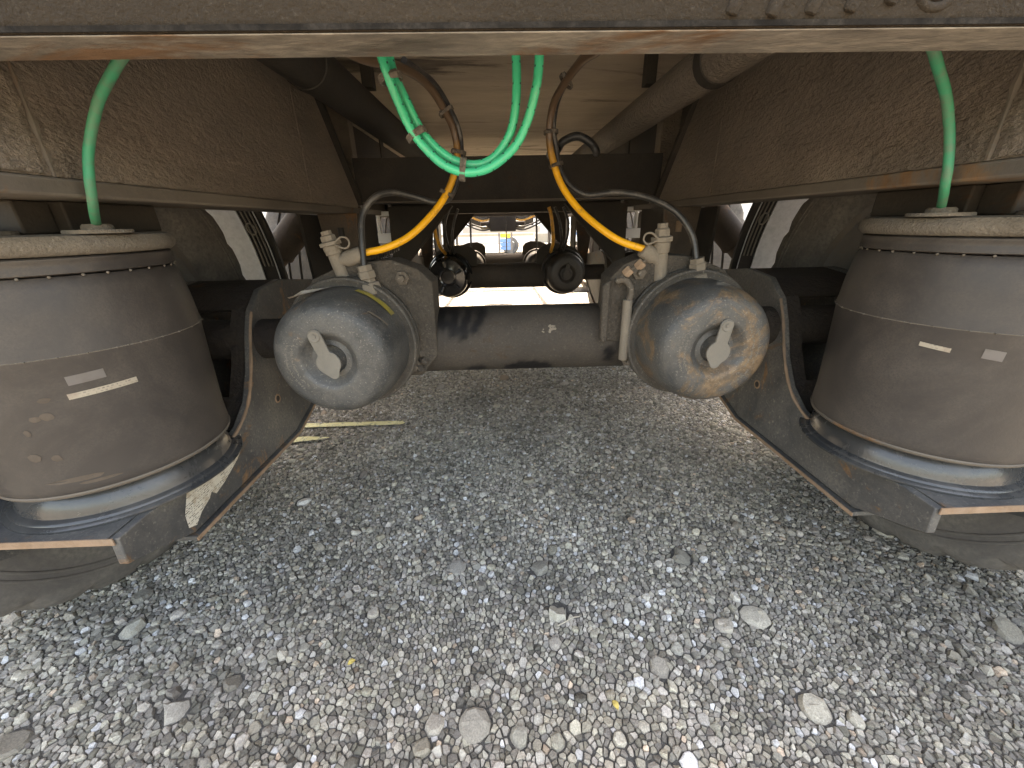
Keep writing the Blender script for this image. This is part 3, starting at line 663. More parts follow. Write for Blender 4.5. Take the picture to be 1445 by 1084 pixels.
# air springs
def lath(prof, org, n=72): return MB().lathe(prof, org, (0,0,1), n)
for s in (-1, 1):
    o3 = (.62*s, .53, 0)
    B = lath([(.10,-.045),(.127,-.046),(.1305,-.050),(.133,-.060),(.1365,-.090),(.1382,-.125),(.1388,-.1285),(.1388,-.1315),(.1378,-.135),(.1355,-.18),(.133,-.23),(.1315,-.265),(.1318,-.285),(.1322,-.295),(.1312,-.303),(.128,-.309),(.1225,-.312),(.117,-.311),(.113,-.306)], o3, 96).build('air_spring', M_rubber, T)
    MB().lathe([(.11,-.0445),(.128,-.0445),(.1315,-.043),(.1315,-.039),(.1305,-.036),(.1305,-.031),(.1312,-.030),(.1312,-.0275),(.129,-.026),(.11,-.026)], o3, (0,0,1), 96).build('bead_band', M_rubber, B)
    tp = MB().lathe([(0,-.003),(.129,-.003),(.1365,-.005),(.1395,-.010),(.140,-.015),(.138,-.0205),(.133,-.0245),(.12,-.0255),(0,-.0255)], o3, (0,0,1), 96).build('bead_plate', M_plate, B)
    pst = MB().lathe([(.106,-.309),(.112,-.313),(.1185,-.320),(.1235,-.331),(.1245,-.337),(.1255,-.3405),(.1305,-.3425),(.1325,-.3435),(.1335,-.3455),(.1375,-.347),(.1395,-.3485),(.1395,-.3511),(.06,-.3512)], o3, (0,0,1), 96).build('piston', M_piston, B)
    MB().lathe([(.1318,-.3015),(.1330,-.3035),(.1318,-.3065)], o3, (0,0,1), 96).build('fold_bead', M_flange, B)
    MB().lathe([(.1387,-.1292),(.1394,-.1300),(.1387,-.1308)], o3, (0,0,1), 96).build('mould_line', M_plate, B)
    # moulding flash with small nubs
    for zz, rr, m_, rad in ((-.130, .1390, 34, .0012), (-.0455, .1300, 34, .0017)):
        mb = MB()
        for k in range(m_):
            t = 2*math.pi*(k+.3*rnd.random())/m_; mb.lathe([(0,.0022),(rad*.8,.0014),(rad,0)], (o3[0]+rr*math.cos(t), o3[1]+rr*math.sin(t), zz), (math.cos(t), math.sin(t), 0), 6)
        q = mb.build('mould_nubs', M_plate, B, kind='stuff')
    # bolts / washers on the top plate and the bracket that ties it to the rail
    for bx, by in ((.505, .50), (.575, .44), (.70, .55)):
        MB().lathe([(0,.006),(.012,.006),(.014,.004),(.0145,0),(.030,0),(.031,-.0015),(.031,-.004)], (bx*s, by, .001), (0,0,1), 24).build('port_washer', M_plate, tp)
    mt = MB().box(.535*s, .735*s, .50, .63, -.0025, .0315).build('spring_mount', M_frame, T, bevel=.002)
    MB().box(.548*s, .62*s, .462, .4995, -.0025, .0315).build('mount_tab', M_frame, mt, bevel=.002)
    # stickers that follow the bellows
    def sticker(name, m_, t0, t1, z0, z1, tilt=0.0, lab=None):
        mb = MB(); k = 8; mb.uv = {}
        def pt(u, v):
            t = t0+(t1-t0)*u; zz = z0+(z1-z0)*v + tilt*(u-.5)
            rr = np.interp(-zz, [.09,.125,.135,.18,.23,.265,.3], [.1365,.1382,.1378,.1355,.133,.1315,.1318])+.0007
            return (o3[0]+rr*math.cos(t), o3[1]+rr*math.sin(t), zz)
        for i in range(k):
            mb.uv[len(mb.f)] = [(u*(t1-t0)*.13, v*(z1-z0)) for u, v in ((i/k,0),((i+1)/k,0),((i+1)/k,1),(i/k,1))]
            mb.add([pt(i/k,0),pt((i+1)/k,0),pt((i+1)/k,1),pt(i/k,1)], [(0,1,2,3)])
        return mb.build(name, m_, B, recalc=False, label=lab)
    if s < 0:
        sticker('grey_sticker', M_lab_grey, R(-52), R(-38.5), -.163, -.152, .002, 'blank grey sticker on the bellows')
        sticker('strip_sticker', M_lab_strip, R(-54), R(-28), -.179, -.172, .003, 'narrow printed strip on the bellows')
        for tt, zz, rw, rh in ((-64,-.196,.0062,.0050),(-68.5,-.197,.0050,.0034),(-62,-.176,.0056,.0034),(-74,-.213,.0030,.0045),(-77,-.246,.0068,.0055),(-69,-.250,.0050,.0045),(-66,-.283,.030,.0034),(-58,-.290,.022,.0022)):
            mb = MB(); ring = []
            for q in range(14):
                t = 2*math.pi*q/14; k_ = rnd.uniform(.82, 1.1); th = R(tt)+rw*k_*math.cos(t)/.134; z_ = zz+rh*k_*math.sin(t)
                rr = np.interp(-z_, [.09,.125,.135,.18,.23,.265,.3], [.1365,.1382,.1378,.1355,.133,.1315,.1318])+.0005
                ring.append((o3[0]+rr*math.cos(th), o3[1]+rr*math.sin(th), z_))
            rr = np.interp(-zz, [.09,.125,.135,.18,.23,.265,.3], [.1365,.1382,.1378,.1355,.133,.1315,.1318])+.0009
            ring.append((o3[0]+rr*math.cos(R(tt)), o3[1]+rr*math.sin(R(tt)), zz))
            mb.add(ring, [(q, (q+1) % 14, 14) for q in range(14)]); mb.build('mud_spot', M_mud, B)
    else:
        sticker('square_sticker', M_lab_grey, R(180+53), R(180+60.5), -.162, -.150, -.002, 'small square grey sticker on the bellows')
        sticker('strip_sticker', M_lab_strip, R(180+30), R(180+42), -.158, -.1525, -.003, 'narrow printed strip on the bellows')

# brake chambers
def chamber(i, s, X, y, z, style):
    a = Vector((-.04*s, 1, 0)).normalized()
    Hm = {'dusty': M_hous, 'worn': M_hous, 'gloss': M_gloss, 'dark': M_gloss2}[style]
    Cm = {'dusty': M_cap, 'worn': M_caprust, 'gloss': M_gloss, 'dark': M_gloss2}[style]
    Rm = {'dusty': M_ring, 'worn': M_ring, 'gloss': M_gloss, 'dark': M_gloss2}[style]
    Lm = {'dusty': M_lever, 'worn': M_lever, 'gloss': M_gloss2, 'dark': M_gloss2}[style]
    org = Vector((X*s, y, z))
    lab = {'dusty': 'dusty grey-black brake chamber with a yellow sticker', 'worn': 'brake chamber with tan worn patches round its cap', 'gloss': 'new glossy black brake chamber with embossed ribs', 'dark': 'grimy black brake chamber with plain cap'}[style]
    H = MB().lathe([(.096,.124),(.097,.128),(.0985,.130),(.0985,.142),(.0945,.144),(.0945,.150),(.0935,.165),(.091,.166),(.090,.172),(.083,.190),(.072,.205),(.05,.215),(0,.216)], org, a, 64).build('brake_chamber', Hm, T, label=lab)
    prof = [(0,.022),(.021,.022),(.0215,.0145),(.0235,.013),(.027,.0142),(.031,.0145),(.036,.011),(.041,.004),(.0445,.0008),(.048,-.0002),(.053,0),(.066,.0006),(.076,.002),(.0835,.0055),(.0895,.0115),(.094,.020),(.0972,.032),(.0995,.055),(.1008,.085),(.1010,.097)]
    if style == 'gloss': prof = [(0,.010),(.030,.010),(.033,.002),(.040,0),(.043,.006),(.050,.007),(.075,.008),(.085,.0085),(.0925,.0155),(.097,.025),(.0995,.038),(.1008,.06),(.1022,.094)]
    cp = MB().lathe(prof, org, a, 96).build('cap', Cm, H)
    MB().lathe([(.0995,.0960),(.1045,.0955),(.1110,.0925),(.1140,.0935),(.1155,.0970),(.1155,.1030),(.1125,.1055),(.1122,.1095),(.1150,.1120),(.1150,.119),(.1120,.1235),(.095,.1240)], org, a, 72).build('clamp_ring', Rm, H)
    # local frame on the cap's face
    ex = Vector((1,0,0)) - a*a.x; ex.normalize(); ez = Vector((0,0,1))
    def W_(u, v, h): return org + ex*u + ez*v + a*h
    if style == 'gloss':
        for k in range(5):
            t = R(90+72*k+10)
            p = [W_(.050*math.cos(t), .050*math.sin(t), .007), W_(.078*math.cos(t), .078*math.sin(t), .007)]
            MB().tube(p, [.007,.010], 12).build('embossed_rib', M_gloss, cp)
        return H
    # slotted relief lever: pivot, shank, round disc and tail
    du = {-1: .010, 1: -.002}[s]
    piv = Vector((-.012 if s < 0 else .004, .041)); dsc = Vector((.001 if s < 0 else -.002, -.002)); dd = (dsc-piv).normalized(); pp = Vector((-dd.y, dd.x))
    pts = []
    def arcp(c, rr, a0, a1, k=10):
        for q in range(k+1):
            t = a0+(a1-a0)*q/k; d_ = dd*math.cos(t)+pp*math.sin(t); pts.append(c+d_*rr)
    arcp(piv, .0105, R(95), R(265)); 
    arcp(dsc, .0190, R(-148), R(-48)); tail = dsc+dd*.018; arcp(tail, .0088, R(-70), R(85), 6); arcp(dsc, .0190, R(36), R(148))
    mb = MB(); k = len(pts)
    mb.add([W_(p.x, p.y, -.0032) for p in pts]+[W_(p.x, p.y, .0002) for p in pts], [tuple(range(k)), tuple(range(k, 2*k))[::-1]]+[(q, (q+1)%k, k+(q+1)%k, k+q) for q in range(k)])
    lv = mb.build('relief_lever', Lm, H, bevel=.0008)
    MB().lathe([(0,.0018),(.0030,.0018),(.0034,.0005),(.0058,.0014),(.0085,.0014),(.0094,.0)], W_(piv.x, piv.y, -.0032), -a, 20).build('rivet', Lm, lv)
    # worn raised lettering rows, too worn to read
    if i == 0:
        mb = MB()
        rows = ((.056, 150, 225), (.065, 150, 222)) if s < 0 else ((.056, 140, 215), (.064, 145, 210), (.056, -45, 40), (.066, -62, 30))
        for rr, t0, t1 in rows:
            t = t0
            while t < t1:
                wdt = rnd.uniform(1.6, 3.2); hh = .0028
                if rnd.random() > .18:
                    tt = R(t+wdt/2); c = Vector((rr*math.cos(tt), rr*math.sin(tt))); e1 = Vector((-math.sin(tt), math.cos(tt))); e2 = Vector((math.cos(tt), math.sin(tt)))
                    w2 = rr*R(wdt)/2
                    base = np.interp(rr, [.053,.066,.076], [.0,.0006,.002])
                    for kk in range(rnd.choice((2, 2, 3))):
                        o1 = c+e1*rnd.uniform(-w2, w2)+e2*rnd.uniform(-hh/2, hh/2); dr = rnd.choice((e1, e2, (e1+e2).normalized())); ln = rnd.uniform(.0009, .0017); wn = Vector((-dr.y, dr.x))*.00038
                        q4 = [o1-dr*ln-wn, o1+dr*ln-wn, o1+dr*ln+wn, o1-dr*ln+wn]
                        mb.add([W_(p.x, p.y, base-.0004) for p in q4]+[W_(p.x, p.y, base+.001) for p in q4], [(0,1,2,3),(0,4,5,1),(1,5,6,2),(2,6,7,3),(3,7,4,0)])
                t += wdt+.8
        mb.build('worn_lettering', M_lever, cp, smooth=0, kind='stuff')
    return H
ch = {}
ch[(0,-1)] = chamber(0, -1, .307, .572, -.194, 'dusty')
ch[(0, 1)] = chamber(0,  1, .306, .572, -.194, 'worn')
ch[(1,-1)] = chamber(1, -1, .300, 1.98, -.250, 'gloss')
ch[(1, 1)] = chamber(1,  1, .296, 1.98, -.245, 'dark')
ch[(2,-1)] = chamber(2, -1, .27, 3.19, -.315, 'dark')
ch[(2, 1)] = chamber(2,  1, .27, 3.19, -.315, 'dark')

# chamber brackets on the axle
for i, (y, z) in enumerate(AX):
    for s in (-1, 1):
        yb = y-.004 if i == 0 else y-.02; dz = z-AX[0][1]
        pl = [(.155*s,-.094),(.178*s,-.071),(.222*s,-.055),(.30*s,-.060),(.36*s,-.085),(.385*s,-.12),(.385*s,-.245),(.34*s,-.268),(.19*s,-.266),(.158*s,-.226)]
        if s > 0: pl = pl[:7]+[(.34,-.268),(.235,-.266),(.215,-.215),(.150,-.205)]
        Bk = MB().prism([(a, b+dz) for a, b in pl], 'y', yb-(.064 if i == 0 else .010), yb).build('chamber_bracket', M_brk if i == 0 else M_frame, T, bevel=.002)
        if i == 0 and s > 0:
            MB().prism([(.140*s,-.104),(.1535*s,-.0945),(.1545*s,-.100),(.1545*s,-.208),(.1425*s,-.203)], 'y', yb-.078, yb-.0635).build('bracket_lip', M_brk, Bk, bevel=.003)
        if i == 0:
            for bx, bz in ((.205,-.085),(.345,-.10),(.20,-.245)):
                MB().lathe([(0,.016),(.006,.016),(.0065,.006),(.012,.006),(.0125,0)], (bx*s, yb-.0642, bz), (0,-1,0), 6).build('bolt', M_hous, Bk)
# release bolt stowed on the worn chamber with its hook, and muddy nuts on both
hw = ch[(0, 1)]
MB().tube([(.184,.668,-.128),(.185,.668,-.238)], .0082, 16).build('stowed_release_bolt', M_brass, hw, bevel=.001)
MB().tube(spline([(.166,.682,-.098),(.178,.676,-.096),(.187,.672,-.106),(.189,.670,-.120),(.184,.668,-.132)],5), .0055, 10).build('hook', M_hous, hw)
for p in ((.185,.685,-.083),(.205,.685,-.072)):
    MB().lathe([(0,.007),(.008,.007),(.009,.005),(.009,-.005),(.008,-.007),(0,-.007)], p, (.6,-.3,.7), 6).build('nut', M_rustedge, hw)
MB().tube([(.165,.688,-.100),(.215,.686,-.064)], .004, 8).build('stud', M_hous, hw)
hl = ch[(0,-1)]
for p in ((-.188,.685,-.222),(-.184,.682,-.236),(-.192,.68,-.25)):
    MB().lathe([(0,.0055),(.006,.0045),(.0075,0),(.006,-.0045),(0,-.0055)], p, (.5,-.6,.4), 7).build('muddy_nut', M_brk, hl)
# stickers on the dusty chamber
def cap_sticker(name, m_, parent, s, X, y, z, t0, t1, h0, h1, lab, rr=.1019, skew=0.0):
    a = Vector((-.04*s, 1, 0)).normalized(); ex = Vector((1,0,0)) - a*a.x; ex.normalize(); ez = Vector((0,0,1)); mb = MB(); k = 10; mb.uv = {}
    for i in range(k):
        q = []
        for u, v in ((i/k,0),((i+1)/k,0),((i+1)/k,1),(i/k,1)):
            t = t0+(t1-t0)*u; q.append(Vector((X*s,y,z)) + (ex*math.cos(t)+ez*math.sin(t))*rr + a*(h0+(h1-h0)*v+skew*u))
        mb.uv[len(mb.f)] = [(u*(t1-t0)*.1, v*(h1-h0)) for u, v in ((i/k,0),((i+1)/k,0),((i+1)/k,1),(i/k,1))]
        mb.add(q, [(0,1,2,3)])
    return mb.build(name, m_, parent, recalc=False, label=lab)
cap_sticker('yellow_sticker', M_lab_yel, hl, -1, .307, .572, -.194, R(72), R(33), .068, .086, 'faded yellow sticker on the cap')
mb = MB(); mb.uv = {}; a_ = Vector((.04, 1, 0)).normalized(); e_ = (Vector((1,0,0))-a_*a_.x).normalized()
def tp_(u, v):
    t = R(126-26*u+5*math.sin(v*7)); rr = .1022+.011*(1-u)**2
    return Vector((-.307,.572,-.194)) + (e_*math.cos(t)+Vector((0,0,1))*math.sin(t))*rr + a_*(.045+.043*v+.006*u)
for q in range(8):
    for w in range(3):
        c4 = ((q/8,w/3),((q+1)/8,w/3),((q+1)/8,(w+1)/3),(q/8,(w+1)/3)); mb.uv[len(mb.f)] = [(u*.045, v*.04) for u, v in c4]; mb.add([tp_(*c) for c in c4], [(0,1,2,3)])
mb.build('torn_sticker', M_lab_torn, hl, recalc=False, label='torn white sticker peeling off the cap')
cap_sticker('mud_scrape', M_brass, hl, -1, .307, .572, -.194, R(48), R(28), .018, .024, 'tan scrape on the cap', .0985, .02)

# air fittings
def fitting(base, top, side_to, s, parent):
    b, t = Vector(base), Vector(top); d = (t-b).normalized(); Lh = (t-b).length
    F_ = MB().lathe([(0,-.02),(.0125,-.02),(.0125,.004),(.0115,.006),(.0115,Lh*.52),(.0135,Lh*.53),(.0135,Lh*.60),(.0142,Lh*.61),(.0142,Lh*.70),(0,Lh*.70)], b, d, 24).build('air_fitting', M_brass, parent, bevel=.0006)
    MB().lathe([(.0145,Lh*.702),(.0185,Lh*.71),(.0185,Lh*.78),(.0130,Lh*.80),(.0125,Lh*.90),(.009,Lh*.93),(.009,Lh),(0,Lh)], b, d, 8).build('hex_cap', M_brass, F_, smooth=20)
    c0 = b+d*Lh*.36; s_ = Vector(side_to)
    dv = (s_-c0).normalized()
    MB().lathe([(.0095,0),(.0095,.014),(.0125,.015),(.0135,.024),(.0135,(s_-c0).length-.002),(.011,(s_-c0).length),(0,(s_-c0).length)], c0, dv, 20).build('branch', M_brass, F_)
    rc_ = b+d*Lh*.76
    q = spline([rc_+Vector((-s*.012,-.012,.001)), rc_+Vector((-s*.024,-.014,.009)), rc_+Vector((-s*.034,-.014,.007)), rc_+Vector((-s*.036,-.014,-.002)), rc_+Vector((-s*.028,-.014,-.008)), rc_+Vector((-s*.012,-.012,-.003))], 6)
    MB().tube(q, .0016, 8).build('split_ring', M_brass, F_)
    return F_
fitting((-.306,.692,-.085), (-.322,.690,-.008), (-.267,.690,-.045), -1, ch[(0,-1)])
fitting((.245,.692,-.105), (.238,.690,-.006), (.208,.690,-.046), 1, ch[(0,1)])
def small_fitting(base, top, parent):
    b, t = Vector(base), Vector(top); d = (t-b).normalized(); Lh = (t-b).length
    F_ = MB().lathe([(0,-.015),(.019,-.015),(.016,.003),(.0115,.005),(.0115,.010),(.0145,.011),(.0145,.022),(.0125,.023),(.0125,Lh),(.007,Lh),(0,Lh)], b, d, 6).build('small_fitting', M_brass, parent, smooth=25, bevel=.0006)
small_fitting((-.259,.677,-.094), (-.2645,.677,-.062), ch[(0,-1)])
small_fitting((.306,.677,-.092), (.299,.677,-.062), ch[(0,1)])

# hoses
def hose(name, pts, rad, m_, label=None, n=14, parent=None):
    return MB().tube(spline(pts, 9), rad, n, uv=True).build(name, m_, parent or T, smooth=60, label=label)
def tie(parent, path, at, rad, wide=1.0, tail=True, m_=None):
    P_ = [Vector(p) for p in path]; c = Vector(at)
    i = min(range(1, len(P_)-1), key=lambda k: (P_[k]-c).length); d = (P_[i+1]-P_[i-1]).normalized()
    side = d.cross(Vector((0,1,0))).normalized(); dep = Vector((0,1,0))
    pts = [c+side*rad*wide*math.cos(t)+dep*rad*1.2*math.sin(t) for t in np.linspace(0, 2*math.pi, 25)[:-1]]
    mb = MB()
    for w_ in (-.0022, -.0007, .0007, .0022): mb.tube([p+d*w_ for p in pts], .0011, 6, close=True)
    z_ = mb.build('zip_tie', m_ or M_hous, parent)
    hd = c - dep*rad*1.25 + side*rad*wide*.5
    MB().tube([hd-side*.004, hd+side*.004], .0032, 4).build('tie_head', m_ or M_hous, parent) if tail else None
gA = [(-.144,.455,.158),(-.140,.458,.136),(-.134,.465,.115),(-.124,.468,.090),(-.111,.470,.073),(-.094,.470,.058),(-.074,.470,.0505),(-.053,.470,.0515),(-.034,.470,.060),(-.016,.470,.075),(-.004,.468,.096),(.003,.462,.118),(.006,.460,.135),(.007,.456,.158)]
gB = [(-.1405,.475,.165),(-.137,.475,.140),(-.1275,.475,.117),(-.1165,.479,.093),(-.103,.480,.0765),(-.084,.480,.0635),(-.063,.480,.0585),(-.045,.480,.062),(-.030,.479,.0745),(-.020,.476,.091),(-.0155,.474,.113),(-.0145,.473,.134),(-.0155,.470,.160)]
hA = hose('air_hose', gA, .0045, M_green, 'bright green air line with printed marks, hanging in a loop')
hB = hose('air_hose', gB, .0045, M_green, 'bright green air line with printed marks, hanging in a loop')
for at in ((-.1385,.466,.132), (-.1195,.474,.086), (-.0735,.475,.0535)):
    tie(hA, gA, at, .0075, 1.45)
hose('air_hose', [(-.507,.502,-.002),(-.503,.498,.006),(-.478,.474,.018),(-.462,.461,.031),(-.452,.456,.050),(-.445,.460,.076),(-.420,.458,.111),(-.392,.449,.130),(-.36,.437,.146),(-.33,.425,.155)], .0044, M_green2, 'dusty green air line feeding an air spring')
hose('air_hose', [(.504,.501,-.002),(.500,.497,.007),(.476,.477,.020),(.460,.465,.031),(.452,.461,.047),(.445,.465,.077),(.420,.457,.107),(.392,.446,.127),(.36,.431,.144),(.33,.42,.153)], .0044, M_green2, 'dusty green air line feeding an air spring')
yL = [(-.272,.690,-.044),(-.229,.70,-.036),(-.189,.72,-.017),(-.147,.75,.023),(-.121,.77,.062),(-.107,.78,.104),(-.108,.78,.141),(-.118,.76,.167),(-.137,.72,.193),(-.161,.66,.197),(-.20,.58,.186),(-.24,.50,.19)]
yR = [(.212,.690,-.047),(.171,.70,-.033),(.137,.72,-.010),(.104,.75,.022),(.078,.77,.059),(.062,.78,.101),(.055,.78,.139),(.058,.76,.175),(.069,.72,.193),(.084,.66,.203),(.098,.60,.199),(.11,.52,.20)]
bL = [(-.2645,.677,-.068),(-.264,.690,-.013),(-.259,.70,.019),(-.238,.71,.043),(-.213,.73,.050),(-.182,.75,.044),(-.148,.76,.035),(-.124,.775,.043),(-.108,.788,.077),(-.101,.790,.111),(-.101,.790,.145),(-.112,.77,.173),(-.132,.73,.200),(-.16,.66,.206)]
bR = [(.299,.677,-.068),(.291,.687,-.029),(.273,.70,.001),(.248,.71,.021),(.217,.73,.036),(.172,.75,.045),(.126,.77,.043),(.095,.78,.059),(.076,.788,.087),(.068,.790,.124),(.062,.785,.15),(.065,.765,.182),(.076,.72,.202),(.09,.66,.212)]
hyL = hose('air_hose', yL, .0060, M_yel, 'yellow brake line on the chamber with the yellow sticker')
hyR = hose('air_hose', yR, .0060, M_yel, 'yellow brake line on the chamber with tan worn patches')
hbL = hose('air_hose', bL, .0052, M_bhose, 'black air line tied to the yellow brake line')
hbR = hose('air_hose', bR, .0052, M_bhose, 'black air line tied to the yellow brake line')
for p, at in ((yL, (-.128,.772,.050)), (yL, (-.104,.785,.115)), (yL, (-.118,.762,.170))): tie(hyL, p, at, .010, 1.25)
for p, at in ((yR, (.069,.785,.093)), (yR, (.0585,.784,.143)), (yR, (.072,.715,.196))): tie(hyR, p, at, .010, 1.2)
# coiled sleeve by the dusty chamber's fitting
sp_ = [Vector((-.262+.05*k/90, .712+.012*k/90, -.055+.022*k/90)) + Vector((.2, 0, 1)).normalized()*.008*math.cos(k*.9)+Vector((0,1,0))*.008*math.sin(k*.9) for k in range(91)]
MB().tube(sp_, .0013, 5).build('spring_sleeve', M_bhose, hyL)
hose('air_hose', [(.085,1.0,.14),(.118,1.15,.168),(.135,1.15,.189),(.172,1.15,.200),(.209,1.15,.183),(.225,1.16,.165),(.25,1.3,.20)], .010, M_bhose, 'thick black hose arching over the crossmember')
# lines of the axles further forward
hose('air_hose', [(-.335,1.9,.06),(-.337,1.9,.018),(-.330,1.92,-.04),(-.320,1.95,-.10),(-.31,2.05,-.14)], .008, M_yel2, 'short yellow brake line on the glossy black chamber')
hose('air_hose', [(.19,1.9,.06),(.202,1.9,.022),(.215,1.92,-.06),(.218,1.95,-.10),(.22,2.04,-.14)], .008, M_yel2, 'short yellow brake line on the grimy plain-capped chamber')
for s in (-1, 1):
    hose('air_hose', [(.22*s,1.92,.06),(.245*s,1.93,.0),(.262*s,1.96,-.08),(.268*s,2.06,-.14)], .006, M_bhose)
    hose('air_hose', [(.26*s,1.92,.06),(.285*s,1.93,.0),(.29*s,1.96,-.06),(.285*s,2.06,-.14)], .006, M_bhose)
    for k, (dz, sg) in enumerate(((.07,.03), (.03,.05), (-.03,.06), (-.06,.05), (.05, .02))):
        hose('air_hose', [(.48*s,4.1,.10+dz*.5),(.36*s,4.15,.06+dz-sg*.3),(.22*s,4.2,dz-.01),(.12*s,4.25,dz)], .008, (M_bhose, M_yel2, M_bhose, M_bhose, M_bhose)[k])
    hose('air_hose', [(.26*s,3.3,.05),(.265*s,3.32,-.08),(.27*s,3.34,-.21)], .008, M_bhose)
fb = MB().box(-.60, .60, 6.4, 6.7, -.15, -.05).build('front_bolster', M_conc0, T, bevel=.01)
MB().box(-.50, .50, 6.45, 6.65, -.0495, .06).build('bolster_riser', M_frame, fb, bevel=.004)
# valve box hung under the frame further forward, on its bracket
vb = MB().box(-.13, .135, 4.2, 4.42, -.085, .13).build('valve_box', M_blk, T, bevel=.01)
for s in (-1, 1):
    MB().lathe([(0,.10),(.03,.10),(.045,.09),(.045,.01),(.05,0)], (.13*s+.0025, 4.28, -.02), (s,0,0), 20).build('valve_port', M_blk, vb)
    MB().box(.06*s, .09*s, 4.24, 4.36, .13, .28).build('bracket', M_frame, vb)
MB().tube([(.035,4.19,.10),(.035,4.19,-.30)], .006, 8).build('drain_cord', M_bhose, vb)
# pale bracket with openings behind each hanger
for s in (-1, 1):
    pb = MB().box(.43*s, .565*s, 1.58, 1.60, -.065, -.03).build('pale_bracket', M_white, T, bevel=.002)
    MB().box(.43*s, .565*s, 1.58, 1.60, .03, .046).build('top_bar', M_white, pb, bevel=.002)
    for x in (.43, .485, .515, .555): MB().box(x*s, (x+.009)*s, 1.581, 1.599, -.0295, .0295).build('upright', M_white, pb, bevel=.001)

# ------------------------------------------------------------------ surroundings beyond the trailer
M_van = mat('van_white', (.74,.75,.76), (.80,.80,.80), 4, .35, bump=.02)
M_blue = mat('blue_paint', (.10,.22,.45), (.14,.28,.52), 4, .35, bump=.02)
M_yell = mat('yellow_paint', (.75,.52,.05), (.80,.58,.08), 4, .45, bump=.02)
M_glass= mat('dark_glass', (.02,.025,.03), (.03,.035,.04), 4, .08, bump=0)
M_brick= mat('tan_wall', (.42,.33,.24), (.50,.41,.31), 3, .85, bump=.2, bscale=30)
M_conc = mat('pale_wall', (.55,.53,.50), (.64,.62,.58), 2, .85, bump=.15, bscale=20)
def wheel_simple(parent, x, y, z, r, w, s):
    wv = MB().lathe([(0,w*.3),(r*.5,w*.3),(r*.58,0),(r*.8,-.01),(r*.96,.01),(r,.05),(r,w-.05),(r*.9,w),(0,w)], (x, y, z), (s,0,0), 32).build('wheel', M_tyre, parent, zoff=0)
    MB().lathe([(0,-.01),(r*.2,-.01),(r*.25,.02),(r*.55,.03),(r*.57,.002),(r*.62,.0)], (x, y, z), (s,0,0), 24).build('hub', M_rim, wv, zoff=0)
def van(x, y, material, label, stripe, L=5.2, h=2.3):
    b0 = gz(y); E = empty('parked_van', (x, y, b0)); tag(E, label, 'van')
    pr = [(-L/2,.42),(-L/2+.05,.95),(-L/2+.9,1.15),(-L/2+1.6,h-.15),(-L/2+2.0,h),(L/2-.1,h),(L/2,h-.2),(L/2,.42)]
    bd = MB().prism(pr, 'y', -.95, .95).build('body', material, E, bevel=.04, zoff=0)
    MB().prism([(-L/2+1.0,1.2),(-L/2+1.62,h-.25),(-L/2+2.2,h-.25),(-L/2+2.2,1.2)], 'y', -.96, -.951).build('side_window', M_glass, E, zoff=0)
    MB().box(-L/2+.3, L/2-.05, -.957, -.951, .70, .80).build('stripe', stripe, E, zoff=0)
    MB().box(-L/2-.06, -L/2+.2, -.93, .93, .38, .62).build('bumper', M_blk, E, bevel=.03, zoff=0)
    MB().box(L/2-.15, L/2+.06, -.93, .93, .38, .60).build('bumper', M_blk, E, bevel=.03, zoff=0)
    for wx in (-L/2+.95, L/2-1.0):
        for sy in (-1, 1):
            wv = MB().lathe([(0,.05),(.2,.05),(.22,0),(.31,0),(.35,.05),(.35,.2),(0,.22)], (wx, sy*.97, .35), (0,-sy,0), 32).build('wheel', M_tyre, E, zoff=0)
            MB().lathe([(0,-.005),(.06,-.01),(.19,.03),(.21,.0)], (wx, sy*.97, .35), (0,-sy,0), 24).build('hub', M_rim, wv, zoff=0)
    return E
van(-1.2, 17.5, M_van, 'white van with a yellow stripe parked beyond the front of the trailer', M_brick)
van(5.3, 18.5, M_van, 'white van with a blue stripe parked beyond the front of the trailer', M_blue)
# sign board on two posts
sb = empty('sign_board', (.17, 14.2, gz(14.2))); tag(sb, 'low yellow board above pale blue panels on two posts', 'sign')
MB().box(-.17, .17, -.02, .02, .62, .76).build('yellow_panel', M_yell, sb, bevel=.005, zoff=0)
for k in range(3): MB().box(-.18, .18, -.02, .02, .22+.125*k, .33+.125*k).build('blue_panel', M_blue, sb, bevel=.004, zoff=0)
for x in (-.215, .215): MB().box(x-.03, x+.03, -.03, .03, 0, .95).build('post', M_rim, sb, zoff=0)
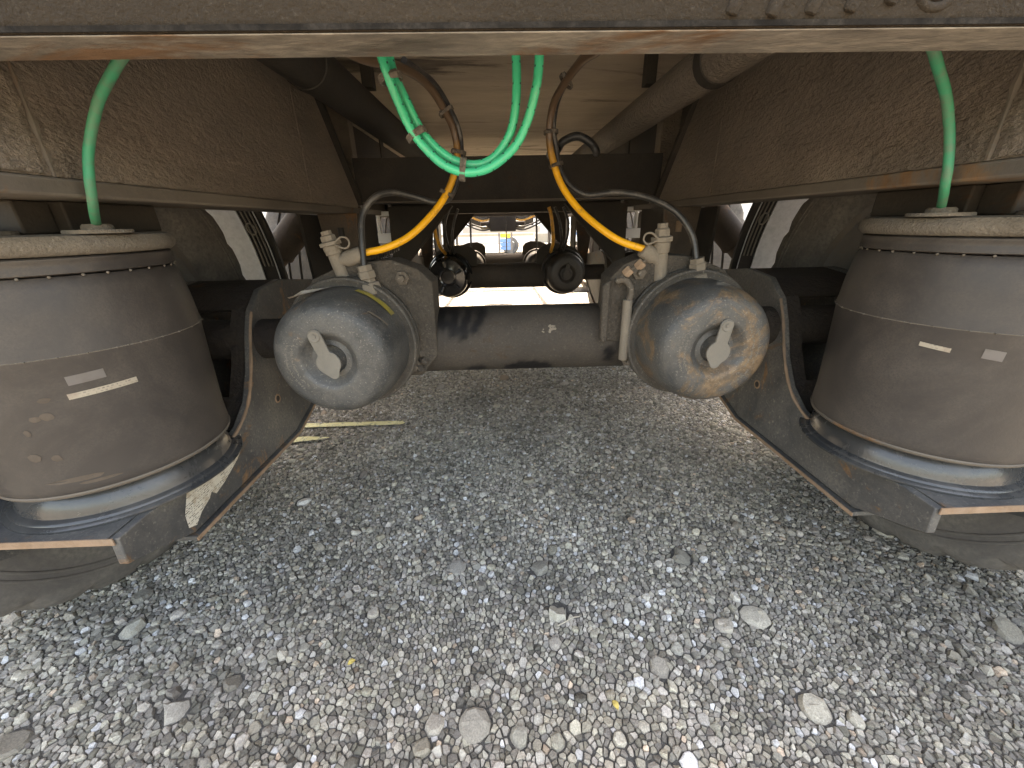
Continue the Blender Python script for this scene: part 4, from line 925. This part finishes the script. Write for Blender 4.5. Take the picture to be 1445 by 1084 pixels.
# long pale building with doors and windows
bl = empty('warehouse', (0, 46, gz(46))); tag(bl, 'long pale warehouse with roller doors across the lot', 'building')
MB().box(-45, 45, 0, 14, .9, 7.5).build('wall', M_conc, bl, zoff=0)
MB().box(-45.02, 45.02, -.05, 13.9, 0, .9).build('plinth', M_brick, bl, zoff=0)
MB().box(-45.3, 45.3, -.4, 14.3, 7.5, 7.9).build('roof_edge', M_rim, bl, zoff=0)
for k in range(-5, 6):
    d_ = MB().box(k*7.5-1.7, k*7.5+1.7, -.12, -.052, .02, 4.2).build('roller_door', M_van, bl, zoff=0)
    for q in range(10): MB().box(k*7.5-1.66, k*7.5+1.66, -.135, -.121, .08+.41*q, .40+.41*q).build('slat', M_van, d_, zoff=0)
# box trailers parked alongside
def box_trailer(x, y, label):
    E = empty('box_trailer', (x, y, gz(y))); tag(E, label, 'trailer', 'box trailers parked alongside'); s = -1 if x > 0 else 1
    MB().box(-1.25, 1.25, -6, 6, 1.15, 3.9).build('box_body', M_van, E, bevel=.03, zoff=0)
    MB().box(-1.27, 1.27, -6.02, 6.02, 1.02, 1.149).build('bottom_rail', M_rim, E, bevel=.01, zoff=0)
    for k in range(24): MB().box(1.2505*s, 1.275*s, -5.9+.5*k, -5.85+.5*k, 1.16, 3.85).build('side_post', M_van, E, zoff=0)
    for k in range(12): MB().box(-1.2, 1.2, -5.7+k, -5.62+k, .92, 1.018).build('floor_beam', M_rim, E, zoff=0)
    for yy in (-4.6, -3.3):
        MB().box(-1.0, 1.0, yy-.06, yy+.06, .45, .57).build('axle', M_frame, E, zoff=0)
        for sx_ in (-1, 1): wheel_simple(E, 1.2*sx_, yy, .51, .51, .3, -sx_)
    for sx_ in (-1, 1):
        MB().box(.75*sx_, .87*sx_, 3.5, 3.62, .06, 1.0).build('landing_leg', M_rim, E, zoff=0)
        MB().box(.68*sx_, .94*sx_, 3.42, 3.70, 0.0, .059).build('leg_foot', M_rim, E, zoff=0)
    MB().box(-1.2, 1.2, -6.0, -5.9, .5, .6).build('underride_bar', M_van, E, zoff=0)
    for x_ in (-.6, .6): MB().box(x_-.04, x_+.04, -5.98, -5.92, .6, 1.0).build('bar_post', M_van, E, zoff=0)
    return E
box_trailer(-7.5, 4.5, 'white box trailer parked alongside, beyond the shock absorber next to the torn arm sticker')
box_trailer(7.7, 4.0, 'white box trailer parked alongside, beyond the shock absorber next to the stowed release bolt')
